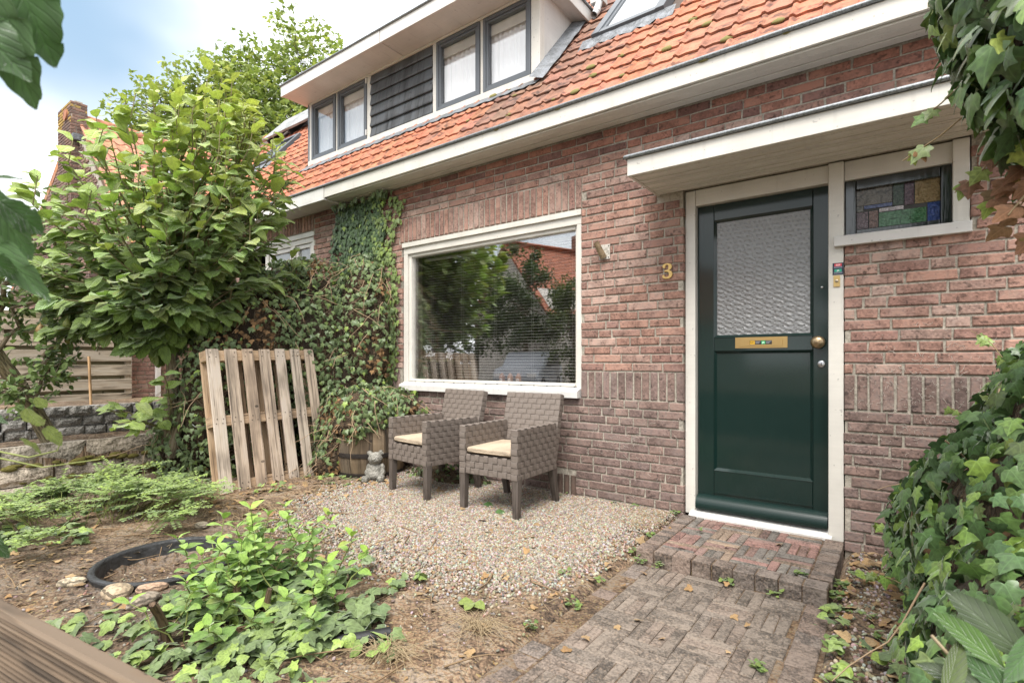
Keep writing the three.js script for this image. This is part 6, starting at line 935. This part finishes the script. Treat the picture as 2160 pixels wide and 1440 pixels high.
  [[-2.52, 0.70, 'fallen green leaf on the gravel between the chairs'], [-2.33, 0.80, 'fallen green leaf on the gravel under the right chair']].forEach(([x, z, lab]) => { const o = part('fallen_leaf', G.broad, LM.soft([0.09, 0.16, 0.05]), scene); tag(o, lab, 'leaf', 'green leaves fallen on the gravel'); pose(V(x, groundY(x, z) + 0.02, z), V(0.8, 0.05, -0.5), V(0.2, 1, 0.35), 0.085).decompose(o.position, o.quaternion, o.scale); });
  // edging strip, stones
  const es = []; es.push(tube([V(-1.72, 0.03, 2.28), V(-1.80, 0.035, 2.42), V(-1.98, 0.02, 2.6), V(-2.2, 0.02, 2.82), V(-2.4, 0.0, 2.98)], 0.022, 0.026, 7)); solo('edging_strip', rough(clean(es[0]), 0.012, 22, 3), MT.black, 'blackened rubber edging half buried around the foreground bed', 'edging');
  [[-3.12, 2.82, 0.06, 'flat buff stone lying in front of the sunken tub', [0.42, 0.33, 0.23]], [-3.02, 2.7, 0.045, 'pinkish stone close to the rim of the tub', [0.40, 0.27, 0.19]], [-2.9, 2.78, 0.05, 'grey-brown stone half covered by the young shrub', [0.30, 0.25, 0.2]], [-3.9, 2.1, 0.045, 'rounded stone behind the sunken tub', [0.38, 0.32, 0.25]], [-3.45, 2.92, 0.04, 'small stone at the left of the tub', [0.45, 0.38, 0.28]]].forEach(([x, z, s, lab, c], i) => { const g = new THREE.IcosahedronGeometry(s, 3); rough(g, s * 0.35, 14, i * 4); g.scale(1.5, 0.6, 1); g.rotateY(i); g.translate(x, groundY(x, z) + s * 0.2, z); solo('stone', uvm(clean(g)), mat(c, { map: T.stone, bumpMap: T.stoneB, bumpScale: 0.01, roughness: 0.95 }), lab, 'stone', 'loose stones near the tub'); });
}
// --- ribbed fence board in the near left corner
{
  const f = thing('garden_fence', 'ribbed wooden fence board close to the camera at the lower left', 'fence', [-0.5, 0, 3.437]), m = mat([0.15, 0.11, 0.075], { map: T.grain, bumpMap: T.grainB, bumpScale: 0.002, roughness: 0.9 });
  const pts = [[-0.012, 0.0], [-0.012, 0.145]]; pts.push([0.006, 0.148], [0.012, 0.142]); for (let i = 0; i < 14; i++) { const y = 0.133 - i * 0.0095; pts.push([0.012, y + 0.003], [0.0075, y + 0.0012], [0.0075, y - 0.0025], [0.012, y - 0.0042]); } pts.push([0.012, 0.0]);
  for (let k = 0; k < 4; k++) { const g = prismX(pts, -3.3, 0.0); const p = g.attributes.position, uv = g.attributes.uv; for (let i = 0; i < p.count; i++) uv.setXY(i, p.getY(i) * 2 + k * 0.3, p.getX(i) * 1.0); g.translate(0, 0.602 - k * 0.152, 0); part('board', g, m, f); }
  f.rotation.y = THREE.MathUtils.degToRad(8.2); part('top_rail', bx(-3.3, 0.0, 0.722, 0.745, -0.016, -0.0125), m, f); for (const x of [-3.2, -1.7, -0.1]) part('post', bx(x, x + 0.07, 0, 0.70, -0.085, -0.0145), m, f);
}
function toothedLeaf(teeth, w, seed) {                      // smooth lobed outline for leaves seen large
  const r = rng(seed), n = 30, p = [], uv = [], I = [];
  for (let i = 0; i <= n; i++) { const t = i / n, k = Math.sin(Math.PI * Math.pow(t, 0.8)) ** 0.75, saw = (t * teeth) % 1, ed = [-1, 1].map((s) => w / 2 * k * (1 - 0.22 * Math.pow(saw, 1.5) * (t > 0.15 ? 1 : 0)) + 0.002 + 0.012 * Math.sin(i * 1.3 + s)), z = -0.2 * t * t;
    for (const [s, f] of [[-1, 1], [-1, 0.5], [1, 0], [1, 0.5], [1, 1]]) { const hw = ed[s < 0 ? 0 : 1] * f; p.push(s * hw, t + f * 0.04 * saw, z + 0.22 * hw - 0.35 * hw * hw + 0.02 * Math.sin(t * 14 + s) * f); uv.push(0.5 + s * f * 0.5 * Math.max(0.1, k), t); } }
  for (let i = 0; i < n; i++) for (let s = 0; s < 4; s++) { const a = i * 5 + s; I.push(a, a + 1, a + 5, a + 1, a + 6, a + 5); }
  const g = new THREE.BufferGeometry(); g.setAttribute('position', new THREE.BufferAttribute(new Float32Array(p), 3)); g.setAttribute('uv', new THREE.BufferAttribute(new Float32Array(uv), 2)); g.setIndex(I); g.computeVertexNormals(); return g;
}
// --- twig with toothed leaves over the fence, close to the lens, and a laurel sprig by the hedge
{
  const t = thing('near_branch', 'dark green leaves hanging close to the lens along the left edge', 'branch', [0, 0, 0]), v3 = (a) => V(...a);
  const faces = [V(0, 1, 0), V(0.69, 0.3, 0.43), V(0.35, 0.8, 0.5), V(0.92, 0, 0.07)], tones = [[0.05, 0.13, 0.028], [0.085, 0.20, 0.038], [0.22, 0.33, 0.07]], shapes = [toothedLeaf(2.6, 0.72, 1), toothedLeaf(3.3, 0.62, 2), toothedLeaf(2.1, 0.8, 3)];
  const near = [
   [[-0.631, 1.529, 3.644], [-0.622, 1.442, 3.612], 0.95, 1, 0] ,
   [[-0.637, 1.505, 3.661], [-0.623, 1.397, 3.626], 0.8, 1, 1] ,
   [[-0.705, 1.583, 3.648], [-0.668, 1.483, 3.621], 1.1, 1, 1] ,
   [[-0.643, 1.478, 3.677], [-0.599, 1.42, 3.633], 0.9, 1, 0] ,
   [[-0.716, 1.347, 3.656], [-0.696, 1.364, 3.617], 0.5, 2, 0] ,
   [[-0.69, 1.327, 3.638], [-0.691, 1.301, 3.601], 1.0, 3, 0] ,
   [[-0.701, 1.341, 3.646], [-0.691, 1.27, 3.614], 0.7, 1, 1] ,
   [[-0.687, 1.301, 3.66], [-0.649, 1.23, 3.607], 0.6, 1, 1] ,
   [[-0.723, 1.329, 3.662], [-0.703, 1.312, 3.622], 0.8, 2, 0] ,
   [[-0.655, 1.275, 3.661], [-0.668, 1.248, 3.621], 0.7, 3, 0] ,
   [[-0.883, 1.119, 3.631], [-0.869, 1.1, 3.596], 0.6, 2, 1] ,
   [[-1.206, 1.094, 3.521], [-1.253, 1.043, 3.493], 0.7, 1, 2] ,
   [[-1.216, 1.041, 3.528], [-1.247, 1.014, 3.489], 0.5, 2, 2] ,
   [[-0.85, 0.985, 3.631], [-0.846, 0.934, 3.603], 0.7, 1, 0] ,
   [[-1.245, 1.055, 3.488], [-1.287, 1.018, 3.456], 0.6, 2, 2] ,
   [[-1.991, 1.07, 3.355], [-2.022, 1.028, 3.315], 0.8, 1, 2] ,
];
  near.forEach(([a, b, w, f, c], i) => { const p = v3(a), d = v3(b).sub(p), l = d.length() * 0.9; leaves([{ m: pose(p, d, faces[f].clone(), l, l * w * 0.9), c: tones[c] }], shapes[i % 3], LM.near, t, 1); });
  part('stem', [[[-0.748, 1.61, 3.681], [-0.712, 1.474, 3.654], [-0.748, 1.335, 3.655], [-0.911, 1.094, 3.627]], [[-0.748, 1.335, 3.655], [-0.69, 1.338, 3.638]], [[-1.339, 1.017, 3.557], [-1.27, 1.0, 3.506], [-1.254, 1.009, 3.469], [-1.261, 1.03, 3.462]], [[-1.332, 1.004, 3.552], [-1.262, 0.98, 3.488], [-1.19, 0.993, 3.422]]].map((q, i) => tube(q.map(v3), i ? 0.0018 : 0.004, i ? 0.001 : 0.003, 6)), MT.greenstem, t);
  const t2 = thing('near_laurel', 'long glossy blurred leaves close to the lens at the lower right', 'branch', [0, 0, 0]);
  [[[0.131, 0.816, 2.883], [0.052, 0.88, 2.867], 1.2, 0, [0.045, 0.095, 0.03]], [[0.102, 0.811, 2.905], [0.039, 0.869, 2.926], 1.0, 1, [0.075, 0.16, 0.03]], [[0.12, 0.774, 2.916], [0.063, 0.828, 2.933], 1.1, 0, [0.05, 0.11, 0.03]], [[0.042, 0.785, 2.974], [0.064, 0.842, 2.92], 0.8, 1, [0.07, 0.15, 0.03]], [[0.09, 0.79, 2.938], [0.019, 0.808, 2.941], 1.0, 0, [0.04, 0.09, 0.03]], [[0.138, 0.856, 2.878], [0.101, 0.806, 2.93], 1.0, 1, [0.08, 0.18, 0.035]]].forEach(([a, b, w, f, c]) => { const p = v3(a), d = v3(b).sub(p), l = d.length(); leaves([{ m: pose(p, d, f ? V(0.3, 0.5, 0.6) : V(-0.1, 0.75, 0.65), l, l * w), c }], G.long, LM.near, t2, 1); });
  part('stem', tube([[0.129, 0.785, 2.909], [0.093, 0.805, 2.911], [0.053, 0.816, 2.928], [0.033, 0.84, 2.931]].map(v3), 0.003, 0.002, 6), mat([0.3, 0.24, 0.15], { roughness: 0.9 }), t2);
}
// ------------------------------------------------------------------ across the street: what the window and door mirror
{
  const r = rng(909);
  // house with a red roof behind trees
  const A = V(-15.5, 0, 16.8), ridgeDir = V(0.37, 0, 0.93).normalize(), h = thing('house_across', 'red-roofed house across the street mirrored in the front window', 'house', [A.x, 0, A.z]);
  const X = ridgeDir, Zd = V(X.z, 0, -X.x), B = (g) => place(g, V(0, 0, 0), X, V(0, 1, 0), Zd.clone().multiplyScalar(X.clone().cross(V(0, 1, 0)).dot(Zd) > 0 ? 1 : -1));
  const len = 14, ev = 3.5, rdg = 7.0, dep = 3.5;
  const gable = ext(poly([[-dep, -0.2], [dep, -0.2], [dep, ev], [0, rdg - 0.1], [-dep, ev]]), len); gable.rotateY(Math.PI / 2); part('wall', uvm(B(gable)), mat([0.55, 0.52, 0.48], { map: T.mortar, roughness: 0.95 }), h);
  for (const s of [-1, 1]) {
    const l = Math.hypot(dep, rdg - ev) + 0.5, a = Math.atan2(rdg - ev, dep), slab = new THREE.BoxGeometry(len + 0.6, 0.1, l), M = new THREE.Matrix4().makeRotationX(s * a).setPosition(len / 2, (rdg + ev) / 2 - 0.1, s * dep / 2);
    part('roof', uvm(B(clean(slab).applyMatrix4(M))), mat([0.34, 0.115, 0.06], { map: T.tile, roughness: 0.9 }), h);
    const rows = []; for (let i = 0; i < 22; i++) rows.push(paint(B(bx(-0.3, len + 0.3, 0.05, 0.085 + 0.01 * (i % 2), -l / 2 + i * l / 22, -l / 2 + (i + 1) * l / 22 - 0.04, { sharp: 1 }).applyMatrix4(M)), [0.40 + rr(-0.05, 0.05, r), 0.135, 0.07])); part('tile_rows', rows, MT.tile, h).userData.kind = 'stuff';
  }
  part('chimney', B(bx(4.2, 4.8, 6.4, 7.9, -0.3, 0.3)), mat([0.3, 0.15, 0.11], { map: T.brick }), h);
}
function roundTree(name, label, c, rx, ry, n, size, seed, cA, cB) {
  const r = rng(seed), t = thing(name, label, 'tree', [0, 0, 0], undefined), L = [], W = [tube([V(c.x, 0, c.z), V(c.x + 0.1, c.y * 0.5, c.z), c], 0.14, 0.07, 8)];
  for (let k = 0; k < 40; k++) { const d = rdir(r), e = c.clone().add(V(d.x * rx, d.y * ry, d.z * rx).multiplyScalar(rr(0.5, 1.05, r))); W.push(tube(bend(c, e, 0.15, r, 3), 0.03, 0.008, 4)); for (let j = 0; j < n / 40; j++) L.push({ m: pose(e.clone().add(rdir(r).multiplyScalar(rr(0, 0.5, r) * rx * 0.6)), rdir(r), V(0, 1, 0.3), size * rr(0.7, 1.2, r)), c: mixc(cA, cB, r(), r) }); }
  part('trunk', W, MT.bark, t); leaves(L, G.small, LM.tree, t, 0);
}
roundTree('street_tree', 'round green street tree mirrored left of the red roof', V(-14.9, 3.9, 13.6), 1.8, 2.7, 9000, 0.16, 51, [0.06, 0.11, 0.03], [0.12, 0.2, 0.045]);
roundTree('street_tree', 'tall dark street tree mirrored in the middle of the window', V(-12.1, 3.3, 13.3), 1.5, 2.3, 9000, 0.14, 52, [0.04, 0.075, 0.025], [0.09, 0.15, 0.04]);
roundTree('street_tree', 'dense street tree mirrored at the right of the window', V(-10.0, 2.4, 13.6), 1.7, 2.0, 8000, 0.14, 53, [0.05, 0.085, 0.025], [0.13, 0.18, 0.04]);
roundTree('street_tree', 'street tree mirrored in the glossy front door', V(-0.5, 2.6, 12.5), 1.6, 1.8, 2600, 0.16, 54, [0.05, 0.09, 0.03], [0.1, 0.16, 0.04]);
{
  // grey hatchback parked across the street
  const c = thing('parked_car', 'grey hatchback parked across the street, mirrored low in the window', 'car', [-11.3, 0.01, 12.6]); c.rotation.y = -1.9;
  const paintM = mat([0.30, 0.32, 0.35], { metalness: 0.2, roughness: 0.5 }), dark = mat([0.02, 0.022, 0.025], { roughness: 0.35 });
  const prof = [[-1.95, 0.32], [-1.95, 0.62], [-1.85, 0.82], [-1.0, 0.93], [-0.35, 1.40], [0.2, 1.47], [1.15, 1.42], [1.75, 1.0], [1.92, 0.9], [1.95, 0.5], [1.9, 0.3]];
  const body = ext(poly(prof), 1.5, 0.07); body.translate(0, 0, -0.75); part('body', body, paintM, c);
  const gw = ext(poly([[-0.85, 0.96], [-0.3, 1.34], [0.2, 1.4], [1.05, 1.36], [1.5, 1.02]]), 1.66); gw.translate(0, 0, -0.83); part('side_window', gw, dark, c);
  for (const [x, z] of [[-1.25, 0.76], [1.2, 0.76], [-1.25, -0.76], [1.2, -0.76]]) { const w = part('wheel', uvm(new THREE.TorusGeometry(0.24, 0.085, 10, 24).translate(x, 0.31, z)), MT.black, c); part('rim', uvm(new THREE.CylinderGeometry(0.2, 0.2, 0.12, 20).rotateX(Math.PI / 2).translate(x, 0.31, z)), MT.steel, w); }
  for (const z of [-0.6, 0.6]) part('headlight', bx(-2.03, -1.9, 0.6, 0.74, z - 0.16, z + 0.16), mat([0.6, 0.6, 0.6], { roughness: 0.1 }), c);
}
camera.updateProjectionMatrix();
renderer.render(scene, camera);
